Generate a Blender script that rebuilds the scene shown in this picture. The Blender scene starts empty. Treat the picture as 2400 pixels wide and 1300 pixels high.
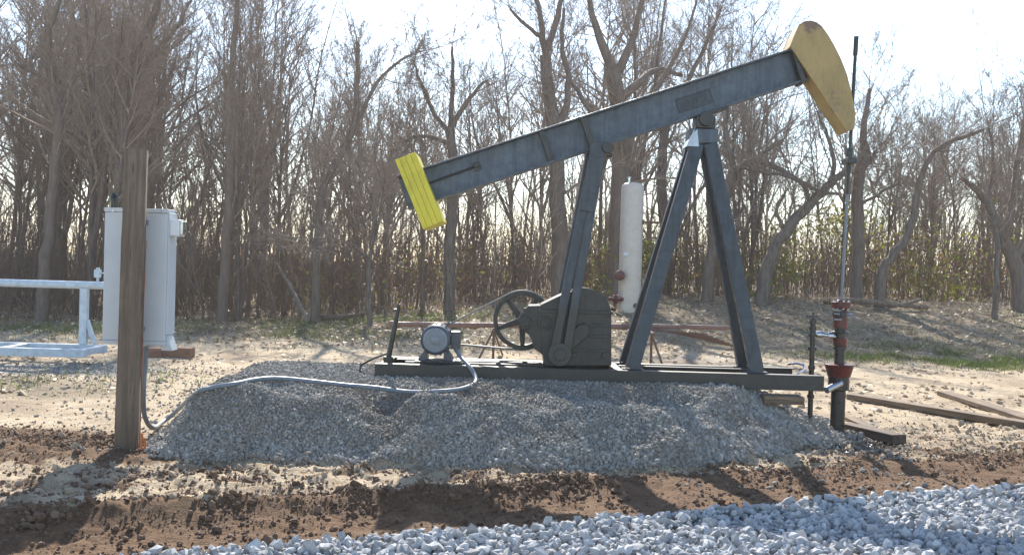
import bpy, math, random
import numpy as np
from mathutils import Vector, Matrix

random.seed(7)
RNG = np.random.default_rng(11)
S = bpy.context.scene
COL = S.collection
R = math.radians

# ------------------------------------------------------------------ camera, sky, sun, exposure
FPX, CX, CY, HOR, ROLL, EYE = 2350.0, 1200.0, 650.0, 620.0, R(1.6), 1.65
PITCH = math.atan((CY - HOR) / FPX)
_f = Vector((0, math.cos(PITCH), -math.sin(PITCH)))
_r0 = Vector((1, 0, 0)); _u0 = _r0.cross(_f)
CAM_R = (_r0 * math.cos(ROLL) + _u0 * math.sin(ROLL)).normalized()
CAM_F = _f.normalized(); CAM_U = CAM_R.cross(CAM_F).normalized()
CAM_C = Vector((0, 0, EYE))
cd = bpy.data.cameras.new('camera'); cam = bpy.data.objects.new('camera', cd); COL.objects.link(cam)
cd.sensor_width = 36.0; cd.lens = FPX / 2400.0 * 36.0; cd.clip_start = 0.05; cd.clip_end = 2000
cam.matrix_world = Matrix(((CAM_R.x, CAM_U.x, -CAM_F.x, CAM_C.x), (CAM_R.y, CAM_U.y, -CAM_F.y, CAM_C.y),
                           (CAM_R.z, CAM_U.z, -CAM_F.z, CAM_C.z), (0, 0, 0, 1)))
S.camera = cam

SUN_EL, SUN_AZ = R(38), R(-5.5)          # azimuth from +Y, towards +X
SUN_DIR = Vector((math.sin(SUN_AZ) * math.cos(SUN_EL), math.cos(SUN_AZ) * math.cos(SUN_EL), math.sin(SUN_EL)))
W = bpy.data.worlds.new('World'); S.world = W; W.use_nodes = True
wn = W.node_tree.nodes; wl = W.node_tree.links
bg = wn['Background']
sky = wn.new('ShaderNodeTexSky'); sky.sky_type = 'NISHITA'; sky.sun_disc = False
sky.sun_elevation = SUN_EL; sky.sun_rotation = SUN_AZ; sky.air_density = 1.0; sky.dust_density = 0.35; sky.ozone_density = 1.0
wl.new(sky.outputs[0], bg.inputs[0]); bg.inputs[1].default_value = 0.15
sl = bpy.data.lights.new('sun', 'SUN'); so = bpy.data.objects.new('sun', sl); COL.objects.link(so)
sl.energy = 5.0; sl.angle = R(0.53); sl.color = (1.0, 0.93, 0.82)
so.rotation_euler = SUN_DIR.to_track_quat('Z', 'Y').to_euler()
S.view_settings.view_transform = 'Standard'; S.view_settings.look = 'None'
S.view_settings.exposure = 1.08; S.view_settings.gamma = 1.0
S.render.engine = 'CYCLES'
S.cycles.max_bounces = 5; S.cycles.diffuse_bounces = 3; S.cycles.glossy_bounces = 3
S.cycles.transmission_bounces = 4; S.cycles.volume_bounces = 1; S.cycles.transparent_max_bounces = 8
S.cycles.use_denoising = True


def at(px, py, Y):
    """the world point seen at a photo pixel, on the plane at distance Y"""
    d = CAM_F + CAM_R * ((px - CX) / FPX) + CAM_U * ((CY - py) / FPX)
    return CAM_C + d * (Y / d.y)


# ------------------------------------------------------------------ noise and terrain
def _hash(ix, iy, seed):
    h = (ix.astype(np.int64) * 374761393 + iy.astype(np.int64) * 668265263 + seed * 144665) & 0x7fffffff
    h = ((h ^ (h >> 13)) * 1274126177) & 0x7fffffff
    h = h ^ (h >> 16)
    return (h & 0xffff) / 65535.0


def vnoise(x, y, seed=0):
    x = np.asarray(x, float); y = np.asarray(y, float)
    ix = np.floor(x); iy = np.floor(y); fx = x - ix; fy = y - iy
    fx = fx * fx * (3 - 2 * fx); fy = fy * fy * (3 - 2 * fy)
    a = _hash(ix, iy, seed); b = _hash(ix + 1, iy, seed); c = _hash(ix, iy + 1, seed); d = _hash(ix + 1, iy + 1, seed)
    return (a * (1 - fx) + b * fx) * (1 - fy) + (c * (1 - fx) + d * fx) * fy


def fbm(x, y, seed=0, oct=4):
    v = 0; a = 0.5; t = 0
    for i in range(oct):
        v = v + a * vnoise(x * 2 ** i, y * 2 ** i, seed + i * 17); t += a; a *= 0.55
    return v / t - 0.5


def sm(v, a, b):
    t = np.clip((v - a) / (b - a), 0, 1)
    return t * t * (3 - 2 * t)


RD = np.array((math.cos(R(22.4)), math.sin(R(22.4))))


def road_s(x, y):
    """distance from the road's edge, positive towards the pump"""
    return -(x + 0.52) * RD[1] + (y - 5.88) * RD[0] + 0.10 * fbm(x * 0.9, y * 0.9, 91, 3)


def mound_front(x):
    return 7.98 + 0.75 * sm(x, 1.0, 2.3) + 0.95 * sm(x, 2.0, 3.5) + 0.45 * sm(-x, 2.5, 3.3) + 0.25 * fbm(x * 1.1, x * 0 + 3, 5, 3)


def mound_mask(x, y):
    """0 outside, 1 on the plateau of the gravel heap"""
    f = np.clip((y - mound_front(x)) / (0.60 + 0.3 * sm(x, 1.4, 2.4)), 0, 1)
    f = f ** 0.85
    l = np.clip((x + 3.22 - 0.12 * fbm(y * 1.5, x * 0.3, 6, 3)) / 0.62, 0, 1); l = l * l * (3 - 2 * l)
    r = 1 - sm(x, 2.05, 3.7)
    b = 1 - sm(y, 10.9, 12.8)
    return f * l * r * b


def height(x, y):
    x = np.asarray(x, float); y = np.asarray(y, float)
    s = road_s(x, y)
    z = 0.05 * fbm(x * 0.7, y * 0.7, 1, 4) + 0.030 * fbm(x * 4.5, y * 4.5, 2, 4) + 0.030 * np.maximum(fbm(x * 6.5, y * 11, 7, 4) - 0.02, 0) * sm(y, 6, 7)
    z = z + np.interp(x, [-11, -5.5, -1.5, 1.5, 9.5], [-0.15, 0.0, 0.36, 0.66, 0.92]) * sm(y, 19, 29.5) + 0.008 * np.clip(y - 29, 0, 60) + 0.10 * fbm(x * 0.25, y * 0.25, 3, 3) * sm(y, 16, 24)
    # dug strip beside the road and its ragged bank
    br = sm(s, -0.1, 0.1) * (1 - sm(s, 0.85, 1.28))
    z = z - (0.085 - 0.055 * sm(x, 0.0, 1.4)) * br
    bank = np.exp(-((s - 1.26 - 0.34 * fbm(x * 1.6, y * 1.6, 8, 3)) / 0.13) ** 2) * (0.4 + 1.1 * vnoise(x * 2.3, y * 2.3, 21))
    z = z + 0.05 * bank * (1 - 0.75 * sm(x, 0.0, 1.4))
    z = z + (0.095 * fbm(x * 6, y * 6, 30, 4) + 0.03 * fbm(x * 17, y * 17, 31, 2)) * np.clip(br + bank, 0, 1) * sm(s, 0.4, 0.9)
    z = z + 0.012 * fbm(x * 14 * RD[0] + y * 14 * RD[1], (-x * RD[1] + y * RD[0]) * 40, 33, 3) * br
    rough = sm(s, 1.1, 1.5) * (1 - sm(s, 2.6, 3.6))
    z = z + rough * (0.12 * fbm(x * 4.2, y * 5.5, 44, 4) + 0.05 * fbm(x * 13, y * 15, 45, 3))
    # brown loose soil left of the post
    b2 = brown_left(x, y)
    z = z + b2 * (0.05 + 0.20 * fbm(x * 3.2, y * 3.8, 40, 4) + 0.05 * fbm(x * 12, y * 12, 43, 3))
    # road bed
    z = z + 0.05 * (1 - sm(s, -0.35, 0.02))
    # gravel heap under the skid
    m = mound_mask(x, y)
    crest = 0.465 + 0.05 * sm(y, 9.0, 9.8) + (0.30 * fbm(x * 1.3, y * 1.1, 50, 3) + 0.14 * fbm(x * 3.1, y * 3.1, 51, 3)) * (1 - sm(y, 9.25, 9.65))
    crest = crest - 0.24 * np.exp(-((x + 1.08) / 0.24) ** 2) * (1 - sm(y, 9.05, 9.5))
    crest = crest - 0.06 * np.exp(-((x - 1.25) / 0.3) ** 2) * (1 - sm(y, 9.1, 9.7))
    z = z * (1 - 0.7 * m) + m * crest + (0.16 + 0.05 * sm(x, 0.4, 1.4)) * fbm(x * 2.2, y * 2.2, 55, 3) * (m * (1 - m) * 4) + (0.06 + 0.04 * sm(x, 0.4, 1.4)) * fbm(x * 5.5, y * 5.5, 56, 3) * np.clip(m * 3, 0, 1) * (1 - sm(y, 9.3, 9.65))
    return z


def brown_left(x, y):
    e = np.exp(-(((x + 4.3) / 1.45) ** 2 + ((y - 8.5 + 0.12 * (x + 4.3)) / 0.78) ** 2) ** 2)
    return np.clip(e * (0.75 + 0.8 * fbm(x * 1.6, y * 1.6, 41, 3)), 0, 1)


def H(x, y):
    return float(height(np.array([x]), np.array([y]))[0])


def ground_at(px, py):
    """the ground point seen at a photo pixel"""
    d = CAM_F + CAM_R * ((px - CX) / FPX) + CAM_U * ((CY - py) / FPX)
    z = 0.0
    for _ in range(12):
        p = CAM_C + d * ((z - EYE) / d.z)
        z = 0.5 * z + 0.5 * H(p.x, p.y)
    return p


# ------------------------------------------------------------------ object helpers
def tag(o, label=None, cat=None, group=None, kind=None):
    if label: o['label'] = label
    if cat: o['category'] = cat
    if group: o['group'] = group
    if kind: o['kind'] = kind
    return o


def empty(name, loc=(0, 0, 0), label=None, cat=None, group=None):
    o = bpy.data.objects.new(name, None); COL.objects.link(o); o.location = loc
    o.empty_display_size = 0.1
    return tag(o, label, cat, group)


class MB:
    def __init__(self):
        self.v = []; self.f = []

    def add(self, vs, fs):
        o = len(self.v)
        self.v.extend([tuple(p) for p in vs])
        self.f.extend([tuple(i + o for i in q) for q in fs])
        return self

    def box(self, c, s, M=None):
        hx, hy, hz = s[0] / 2, s[1] / 2, s[2] / 2
        vs = [Vector((x, y, z)) for x in (-hx, hx) for y in (-hy, hy) for z in (-hz, hz)]
        if M is not None: vs = [M @ p for p in vs]
        c = Vector(c)
        return self.add([p + c for p in vs], [(0, 1, 3, 2), (4, 6, 7, 5), (0, 4, 5, 1), (2, 3, 7, 6), (0, 2, 6, 4), (1, 5, 7, 3)])

    def bb(self, x0, x1, y0, y1, z0, z1):
        return self.box(((x0 + x1) / 2, (y0 + y1) / 2, (z0 + z1) / 2), (x1 - x0, y1 - y0, z1 - z0))

    def prism(self, xz, y0, y1):
        """polygon of (x, z) points extruded from y0 to y1"""
        n = len(xz)
        vs = [(p[0], y0, p[1]) for p in xz] + [(p[0], y1, p[1]) for p in xz]
        a = sum(xz[i][0] * xz[(i + 1) % n][1] - xz[(i + 1) % n][0] * xz[i][1] for i in range(n))
        fs = [tuple(range(n)), tuple(range(2 * n - 1, n - 1, -1))] + [(i, i + n, (i + 1) % n + n, (i + 1) % n) for i in range(n)]
        if a < 0: fs = [tuple(reversed(q)) for q in fs]
        return self.add(vs, fs)

    def extrude(self, prof, p0, p1, side):
        """2-D profile (along side, along normal) swept from p0 to p1"""
        p0 = Vector(p0); p1 = Vector(p1); ax = (p1 - p0).normalized()
        sd = Vector(side); sd = (sd - ax * sd.dot(ax)).normalized(); nm = ax.cross(sd)
        n = len(prof)
        vs = [p0 + sd * a + nm * b for a, b in prof] + [p1 + sd * a + nm * b for a, b in prof]
        return self.add(vs, [tuple(range(n - 1, -1, -1)), tuple(range(n, 2 * n))] + [(i, (i + 1) % n, (i + 1) % n + n, i + n) for i in range(n)])

    def tube(self, pts, rad, n=8, caps=True):
        pts = [Vector(p) for p in pts]
        if not hasattr(rad, '__len__'): rad = [rad] * len(pts)
        k = len(pts); vs = []
        t = (pts[1] - pts[0]).normalized()
        a = t.orthogonal().normalized()
        for i in range(k):
            t2 = (pts[min(i + 1, k - 1)] - pts[max(i - 1, 0)]).normalized()
            a = (a - t2 * a.dot(t2)).normalized(); b = t2.cross(a)
            for j in range(n):
                g = 2 * math.pi * j / n
                vs.append(pts[i] + (a * math.cos(g) + b * math.sin(g)) * rad[i])
        fs = [(i * n + j, i * n + (j + 1) % n, (i + 1) * n + (j + 1) % n, (i + 1) * n + j) for i in range(k - 1) for j in range(n)]
        if caps: fs += [tuple(range(n - 1, -1, -1)), tuple(range((k - 1) * n, k * n))]
        return self.add(vs, fs)

    def cyl(self, p0, p1, r, n=20, r1=None):
        return self.tube([p0, p1], [r, r if r1 is None else r1], n)

    def lathe(self, prof, base, axis=(0, 0, 1), n=24):
        """profile of (radius, height) turned round an axis; caps closed"""
        ax = Vector(axis).normalized(); base = Vector(base)
        a = ax.orthogonal().normalized(); b = ax.cross(a); vs = []; k = len(prof)
        for r, h in prof:
            for j in range(n):
                g = 2 * math.pi * j / n
                vs.append(base + ax * h + (a * math.cos(g) + b * math.sin(g)) * r)
        fs = [(i * n + j, i * n + (j + 1) % n, (i + 1) * n + (j + 1) % n, (i + 1) * n + j) for i in range(k - 1) for j in range(n)]
        fs += [tuple(range(n - 1, -1, -1)), tuple(range((k - 1) * n, k * n))]
        return self.add(vs, fs)

    def build(self, name, mat, parent=None, smooth=False, bevel=0.0, label=None):
        me = bpy.data.meshes.new(name); me.from_pydata(self.v, [], self.f); me.update()
        o = bpy.data.objects.new(name, me); COL.objects.link(o); me.materials.append(mat)
        if parent is not None:
            o.parent = parent
            base = Vector((0, 0, 0)); q = parent
            while q is not None: base += q.location; q = q.parent
            me.transform(Matrix.Translation(-base))
        if smooth:
            me.shade_auto_smooth(angle=R(38)) if hasattr(me, 'shade_auto_smooth') else me.polygons.foreach_set('use_smooth', [True] * len(me.polygons))
            if smooth is True:
                me.polygons.foreach_set('use_smooth', [True] * len(me.polygons))
                try:
                    me.set_sharp_from_angle(angle=R(38))
                except Exception:
                    pass
        if bevel:
            b = o.modifiers.new('bevel', 'BEVEL'); b.width = bevel; b.segments = 2; b.limit_method = 'ANGLE'; b.angle_limit = R(40)
        if label: o['label'] = label
        return o


def np_mesh(name, V, F, mat, parent=None, smooth=False):
    """mesh from numpy arrays: F is (n, 3) or (n, 4)"""
    me = bpy.data.meshes.new(name)
    V = np.ascontiguousarray(V, np.float32); F = np.ascontiguousarray(F, np.int32); k = F.shape[1]
    me.vertices.add(len(V)); me.vertices.foreach_set('co', V.ravel())
    me.loops.add(F.size); me.loops.foreach_set('vertex_index', F.ravel())
    me.polygons.add(len(F)); me.polygons.foreach_set('loop_start', np.arange(0, F.size, k, dtype=np.int32))
    try:
        me.polygons.foreach_set('loop_total', np.full(len(F), k, np.int32))
    except Exception:
        pass
    me.update(calc_edges=True)
    me.polygons.foreach_set('use_smooth', np.full(len(F), bool(smooth)))
    if mat is not None: me.materials.append(mat)
    o = bpy.data.objects.new(name, me); COL.objects.link(o)
    if parent is not None: o.parent = parent
    return o


# ------------------------------------------------------------------ materials
class NT:
    def __init__(self, name):
        self.m = bpy.data.materials.new(name); self.m.use_nodes = True
        self.n = self.m.node_tree.nodes; self.l = self.m.node_tree.links
        self.b = self.n['Principled BSDF']; self.out = self.n['Material Output']

    def new(self, t, **kw):
        q = self.n.new(t)
        for k, v in kw.items(): setattr(q, k, v)
        return q

    def link(self, a, b): self.l.new(a, b)

    def coord(self, kind='Object'):
        return self.new('ShaderNodeTexCoord').outputs[kind]

    def pos(self): return self.new('ShaderNodeNewGeometry').outputs['Position']

    def noise(self, scale, detail=4, rough=0.55, vec=None, stretch=None):
        q = self.new('ShaderNodeTexNoise'); q.inputs['Scale'].default_value = scale
        q.inputs['Detail'].default_value = detail; q.inputs['Roughness'].default_value = rough
        v = vec if vec is not None else self.coord()
        if stretch:
            mp = self.new('ShaderNodeMapping'); mp.inputs['Scale'].default_value = stretch
            self.link(v, mp.inputs[0]); v = mp.outputs[0]
        self.link(v, q.inputs['Vector'])
        return q.outputs['Fac']

    def ramp(self, fac, stops):
        q = self.new('ShaderNodeValToRGB'); e = q.color_ramp.elements
        while len(e) < len(stops): e.new(0.5)
        for i, (p, c) in enumerate(stops):
            e[i].position = p
            e[i].color = (c, c, c, 1) if not hasattr(c, '__len__') else (*c, 1)
        self.link(fac, q.inputs[0])
        return q.outputs[0]

    def mix(self, fac, a, b, mode='MIX'):
        q = self.new('ShaderNodeMix', data_type='RGBA', blend_type=mode)
        for sock, v in ((q.inputs[0], fac), (q.inputs[6], a), (q.inputs[7], b)):
            if hasattr(v, 'is_linked'): self.link(v, sock)
            elif hasattr(v, '__len__'): sock.default_value = (*v, 1) if len(v) == 3 else v
            else: sock.default_value = v
        return q.outputs[2]

    def math(self, op, a, b=0.0):
        q = self.new('ShaderNodeMath', operation=op)
        for sock, v in ((q.inputs[0], a), (q.inputs[1], b)):
            if hasattr(v, 'is_linked'): self.link(v, sock)
            else: sock.default_value = v
        return q.outputs[0]

    def bump(self, h, dist=0.01, strength=0.6):
        q = self.new('ShaderNodeBump'); q.inputs['Distance'].default_value = dist; q.inputs['Strength'].default_value = strength
        self.link(h, q.inputs['Height']); self.link(q.outputs[0], self.b.inputs['Normal'])

    def color(self, c):
        if hasattr(c, 'is_linked'): self.link(c, self.b.inputs['Base Color'])
        else: self.b.inputs['Base Color'].default_value = (*c, 1)

    def rough(self, r):
        if hasattr(r, 'is_linked'): self.link(r, self.b.inputs['Roughness'])
        else: self.b.inputs['Roughness'].default_value = r


def paint(name, c, c2=None, rough=0.45, worn=None, worn_at=0.66, metal=0.0, scale=3.0, dirt=0.25, bump=0.0015, streak=0.0, bounce_z=None):
    t = NT(name); c2 = c2 or tuple(v * 0.78 for v in c)
    k = t.mix(t.noise(scale, 5), c, c2)
    dark = t.ramp(t.noise(scale * 4, 6, 0.65), [(0.35, 1.0 - dirt), (0.62, 1.0)])
    k = t.mix(1.0, k, dark, 'MULTIPLY')
    if worn:
        w = t.ramp(t.noise(scale * 2.3, 8, 0.7), [(worn_at, 0.0), (worn_at + 0.05, 1.0)])
        k = t.mix(w, k, worn)
    if streak:
        k = t.mix(1.0, k, t.ramp(t.noise(2.5, 6, 0.7, stretch=(9, 9, 0.7)), [(0.38, 1.0 - streak), (0.55, 1.0)]), 'MULTIPLY')
        k = t.mix(t.ramp(t.noise(1.8, 7, 0.75, vec=t.pos(), stretch=(6, 6, 0.9)), [(0.60, 0.0), (0.74, 0.55)]), k, (0.10, 0.065, 0.045))
    if bounce_z:  # olive below this height: warm bounce light off the sand put into the colour
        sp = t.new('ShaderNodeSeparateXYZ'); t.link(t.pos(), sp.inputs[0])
        g = t.math('ADD', t.math('MULTIPLY', t.math('SUBTRACT', bounce_z, sp.outputs[2]), 4.0), t.math('MULTIPLY', t.noise(6, 5), 0.8))
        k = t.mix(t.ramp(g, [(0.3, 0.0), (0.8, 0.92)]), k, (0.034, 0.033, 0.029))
    t.color(k); t.b.inputs['Metallic'].default_value = metal
    t.rough(t.ramp(t.noise(scale * 5, 4), [(0.3, max(rough - 0.1, 0.05)), (0.7, min(rough + 0.15, 1))]))
    t.bump(t.noise(scale * 14, 4), bump, 0.5)
    return t.m


def wood(name, c, c2, axis='Z', rough=0.85, scale=6.0):
    t = NT(name)
    st = {'X': (0.06, 1, 1), 'Y': (1, 0.06, 1), 'Z': (1, 1, 0.06)}[axis]
    g = t.noise(scale * 5, 6, 0.65, stretch=st)
    k = t.mix(t.ramp(g, [(0.38, 0.0), (0.62, 1.0)]), c, c2)
    k = t.mix(t.ramp(t.noise(scale * 9, 3, 0.6, stretch=st), [(0.60, 0.0), (0.66, 0.8)]), k, tuple(v * 0.35 for v in c2))
    k = t.mix(t.ramp(t.noise(scale * 0.5, 4), [(0.4, 0.0), (0.75, 0.55)]), k, tuple(v * 0.55 for v in c2))
    t.color(k); t.rough(rough); t.bump(g, 0.006, 0.8)
    return t.m


M = {}
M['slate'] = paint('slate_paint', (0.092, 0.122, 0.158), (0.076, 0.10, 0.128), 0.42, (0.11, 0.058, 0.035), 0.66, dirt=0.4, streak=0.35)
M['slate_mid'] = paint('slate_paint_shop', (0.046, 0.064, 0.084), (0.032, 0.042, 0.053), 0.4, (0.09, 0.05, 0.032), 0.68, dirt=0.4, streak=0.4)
M['slate_pitman'] = paint('slate_paint_bounce', (0.052, 0.072, 0.094), (0.036, 0.047, 0.058), 0.4, (0.09, 0.05, 0.032), 0.68, dirt=0.4, streak=0.35, bounce_z=1.30)  # slate with the sand's warm bounce light painted on its lower part
M['slate_dark'] = paint('slate_paint_olive', (0.036, 0.036, 0.032), (0.024, 0.024, 0.021), 0.36, (0.07, 0.045, 0.03), 0.68, dirt=0.4, streak=0.4)  # darker olive slate: warm bounce light and dust put into the colour
M['rail'] = paint('slate_rail_paint', (0.034, 0.032, 0.028), (0.022, 0.020, 0.017), 0.5, (0.08, 0.05, 0.035), 0.66, dirt=0.35)
M['rail'].node_tree.nodes['Principled BSDF'].inputs['Coat Weight'].default_value = 0.3
M['rail'].node_tree.nodes['Principled BSDF'].inputs['Coat Roughness'].default_value = 0.42
M['black'] = paint('black_grease', (0.02, 0.02, 0.022), (0.03, 0.028, 0.025), 0.3, dirt=0.4)
M['motor'] = paint('motor_paint', (0.075, 0.085, 0.105), (0.06, 0.07, 0.085), 0.35, dirt=0.4)
M['motor_face'] = paint('motor_grille', (0.27, 0.29, 0.31), (0.2, 0.22, 0.24), 0.45)
M['red'] = paint('red_paint', (0.20, 0.020, 0.018), (0.11, 0.013, 0.013), 0.35, (0.03, 0.02, 0.018), 0.5, scale=9, dirt=0.5)
M['rust'] = paint('rusty_steel', (0.17, 0.085, 0.055), (0.12, 0.07, 0.055), 0.7, scale=5)
M['rust_grey'] = paint('weathered_pipe', (0.22, 0.15, 0.13), (0.2, 0.09, 0.06), 0.55, scale=4)
M['white'] = paint('pale_blue_white_sunlit', (0.56, 0.64, 0.70), (0.48, 0.56, 0.62), 0.45, (0.3, 0.25, 0.2), 0.74)
M['cream'] = paint('cream_paint', (0.60, 0.53, 0.45), (0.53, 0.46, 0.39), 0.42, (0.32, 0.22, 0.14), 0.72, scale=2.2, dirt=0.12)
M['steel'] = paint('bright_steel', (0.55, 0.56, 0.58), None, 0.22, metal=1.0)
M['galv'] = paint('galvanised_conduit', (0.21, 0.245, 0.28), (0.16, 0.19, 0.22), 0.45, metal=0.1, dirt=0.2)
M['boxgrey'] = paint('grey_enamel', (0.56, 0.58, 0.59), (0.51, 0.53, 0.545), 0.42, scale=1.5, dirt=0.07, bump=0.0006)
M['plastic'] = paint('white_plastic', (0.75, 0.76, 0.76), None, 0.3, dirt=0.05)
M['copper'] = paint('copper_wire', (0.42, 0.16, 0.09), None, 0.4, metal=0.7)
M['orange'] = paint('orange_paint', (0.65, 0.17, 0.04), None, 0.6)
M['belt'] = paint('rubber_belt', (0.20, 0.19, 0.175), None, 0.42)
M['tagw'] = paint('tag_white', (0.72, 0.76, 0.8), None, 0.4, dirt=0.3, scale=30)
M['post'] = wood('treated_post', (0.205, 0.152, 0.105), (0.12, 0.088, 0.062), 'Z')
M['plank'] = wood('plank_wood', (0.23, 0.16, 0.10), (0.12, 0.083, 0.053), 'X')
M['plank_dark'] = wood('oily_plank', (0.12, 0.085, 0.06), (0.06, 0.042, 0.03), 'X')
M['timber'] = wood('red_timber', (0.30, 0.16, 0.10), (0.2, 0.105, 0.07), 'X')


def yellow_mat(name, c, c2, rust_fac=True):
    t = NT(name)
    k = t.mix(t.noise(3, 5), c, c2)
    if rust_fac:
        sep = t.new('ShaderNodeSeparateXYZ'); t.link(t.pos(), sep.inputs[0])
        n = t.noise(7, 6, 0.7)
        top = t.math('ADD', t.math('MULTIPLY', t.math('SUBTRACT', sep.outputs[2], 4.02), 5.5), t.math('MULTIPLY', t.math('SUBTRACT', n, 0.5), 2.6))
        k = t.mix(t.ramp(top, [(0.25, 0.0), (0.55, 0.85)]), k, (0.17, 0.10, 0.07))
        k = t.mix(t.ramp(t.noise(5, 9, 0.75), [(0.54, 0.0), (0.68, 0.8)]), k, (0.22, 0.14, 0.085))
        k = t.mix(t.ramp(t.noise(22, 5, 0.7), [(0.66, 0.0), (0.72, 0.9)]), k, (0.12, 0.08, 0.06))
    else:
        k = t.mix(t.ramp(t.noise(9, 6, 0.7, stretch=(1, 1, 0.25)), [(0.55, 0.0), (0.8, 0.4)]), k, tuple(v * 0.6 for v in c))
    k = t.mix(1.0, k, t.ramp(t.noise(4, 8, 0.75, vec=t.pos(), stretch=(1.6, 1.6, 0.7)), [(0.34, 0.72), (0.56, 1.0)]), 'MULTIPLY')
    t.color(k); t.rough(0.55); t.bump(t.noise(40, 4), 0.001, 0.5)
    return t.m


M['yellow'] = yellow_mat('faded_yellow_paint', (0.42, 0.285, 0.10), (0.34, 0.235, 0.095))
M['yellow_new'] = yellow_mat('bright_yellow_paint', (0.72, 0.60, 0.05), (0.64, 0.53, 0.04), False)


def bark(name, c, c2):
    t = NT(name)
    n = t.noise(2.6, 8, 0.72, stretch=(6, 6, 1.0))
    rnd = t.new('ShaderNodeObjectInfo').outputs['Random']
    k = t.mix(t.ramp(n, [(0.38, 0.0), (0.62, 1.0)]), c, tuple(v * 0.75 for v in c2))
    k = t.mix(t.math('MULTIPLY', rnd, 0.55), k, (0.19, 0.135, 0.105))
    t.color(k); t.rough(0.85); t.bump(n, 0.03, 0.8)
    return t.m


M['bark'] = bark('grey_brown_bark', (0.20, 0.165, 0.138), (0.115, 0.09, 0.073))
M['twig'] = bark('twig_bark', (0.36, 0.285, 0.225), (0.28, 0.215, 0.165))
M['brush'] = bark('brush_bark', (0.25, 0.185, 0.135), (0.16, 0.115, 0.082))
M['deadwood'] = bark('bleached_deadwood', (0.36, 0.32, 0.27), (0.24, 0.2, 0.165))


def stone(name, cols, rough=0.9):
    t = NT(name)
    isl = t.new('ShaderNodeNewGeometry').outputs['Random Per Island']
    k = t.ramp(isl, [(i / (len(cols) - 1), c) for i, c in enumerate(cols)])
    k = t.mix(1.0, k, t.ramp(t.noise(60, 4, vec=t.pos()), [(0.3, 0.8), (0.7, 1.05)]), 'MULTIPLY')
    t.color(k); t.rough(rough)
    return t


t = stone('road_limestone', [(0.27, 0.275, 0.28), (0.40, 0.40, 0.40), (0.32, 0.325, 0.33), (0.52, 0.52, 0.515), (0.25, 0.245, 0.235), (0.44, 0.44, 0.435)])
M['road_stone'] = t.m
t = stone('heap_limestone', [(0.23, 0.212, 0.185), (0.315, 0.295, 0.262), (0.26, 0.242, 0.212), (0.42, 0.40, 0.365), (0.19, 0.17, 0.145), (0.345, 0.322, 0.288)])
k = t.b.inputs['Base Color'].links[0].from_socket          # patches of clay dust on the heap
k2 = t.mix(t.ramp(t.noise(1.1, 5, 0.6, vec=t.pos()), [(0.47, 0.0), (0.62, 0.6)]), k, (0.18, 0.145, 0.11))
t.color(k2)
M['heap_stone'] = t.m
t = stone('soil_clods', [(0.135, 0.076, 0.043), (0.17, 0.10, 0.058), (0.10, 0.057, 0.033), (0.22, 0.14, 0.088)])
t.bump(t.noise(90, 4, vec=t.pos()), 0.006, 0.8)
M['clod'] = t.m
t = stone('pale_clods', [(0.36, 0.265, 0.175), (0.42, 0.32, 0.22), (0.26, 0.175, 0.115), (0.46, 0.36, 0.255)])
M['pale_clod'] = t.m


def leafmat(name, cols, trans=0.45):
    t = NT(name)
    isl = t.new('ShaderNodeNewGeometry').outputs['Random Per Island']
    k = t.ramp(isl, [(i / (len(cols) - 1), c) for i, c in enumerate(cols)])
    t.color(k); t.rough(0.55)
    tr = t.new('ShaderNodeBsdfTranslucent'); t.link(k, tr.inputs[0])
    ms = t.new('ShaderNodeMixShader'); ms.inputs[0].default_value = trans
    t.link(t.b.outputs[0], ms.inputs[1]); t.link(tr.outputs[0], ms.inputs[2]); t.link(ms.outputs[0], t.out.inputs[0])
    return t.m


M['green_leaf'] = leafmat('evergreen_leaf', [(0.13, 0.18, 0.02), (0.22, 0.25, 0.03), (0.25, 0.22, 0.05), (0.09, 0.13, 0.03), (0.28, 0.17, 0.05)], 0.45)
M['dead_leaf'] = leafmat('dead_leaf', [(0.24, 0.15, 0.08), (0.32, 0.21, 0.12), (0.17, 0.10, 0.06), (0.26, 0.13, 0.06)])
M['grass'] = leafmat('grass_blade', [(0.07, 0.12, 0.02), (0.11, 0.17, 0.03), (0.2, 0.2, 0.07), (0.06, 0.1, 0.02)])
M['straw'] = leafmat('straw_stalk', [(0.24, 0.18, 0.11), (0.33, 0.25, 0.16), (0.15, 0.105, 0.065)], 0.1)
M['litter'] = leafmat('litter_leaf', [(0.30, 0.22, 0.15), (0.42, 0.34, 0.25), (0.2, 0.13, 0.085), (0.36, 0.26, 0.17)], 0.15)


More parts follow.
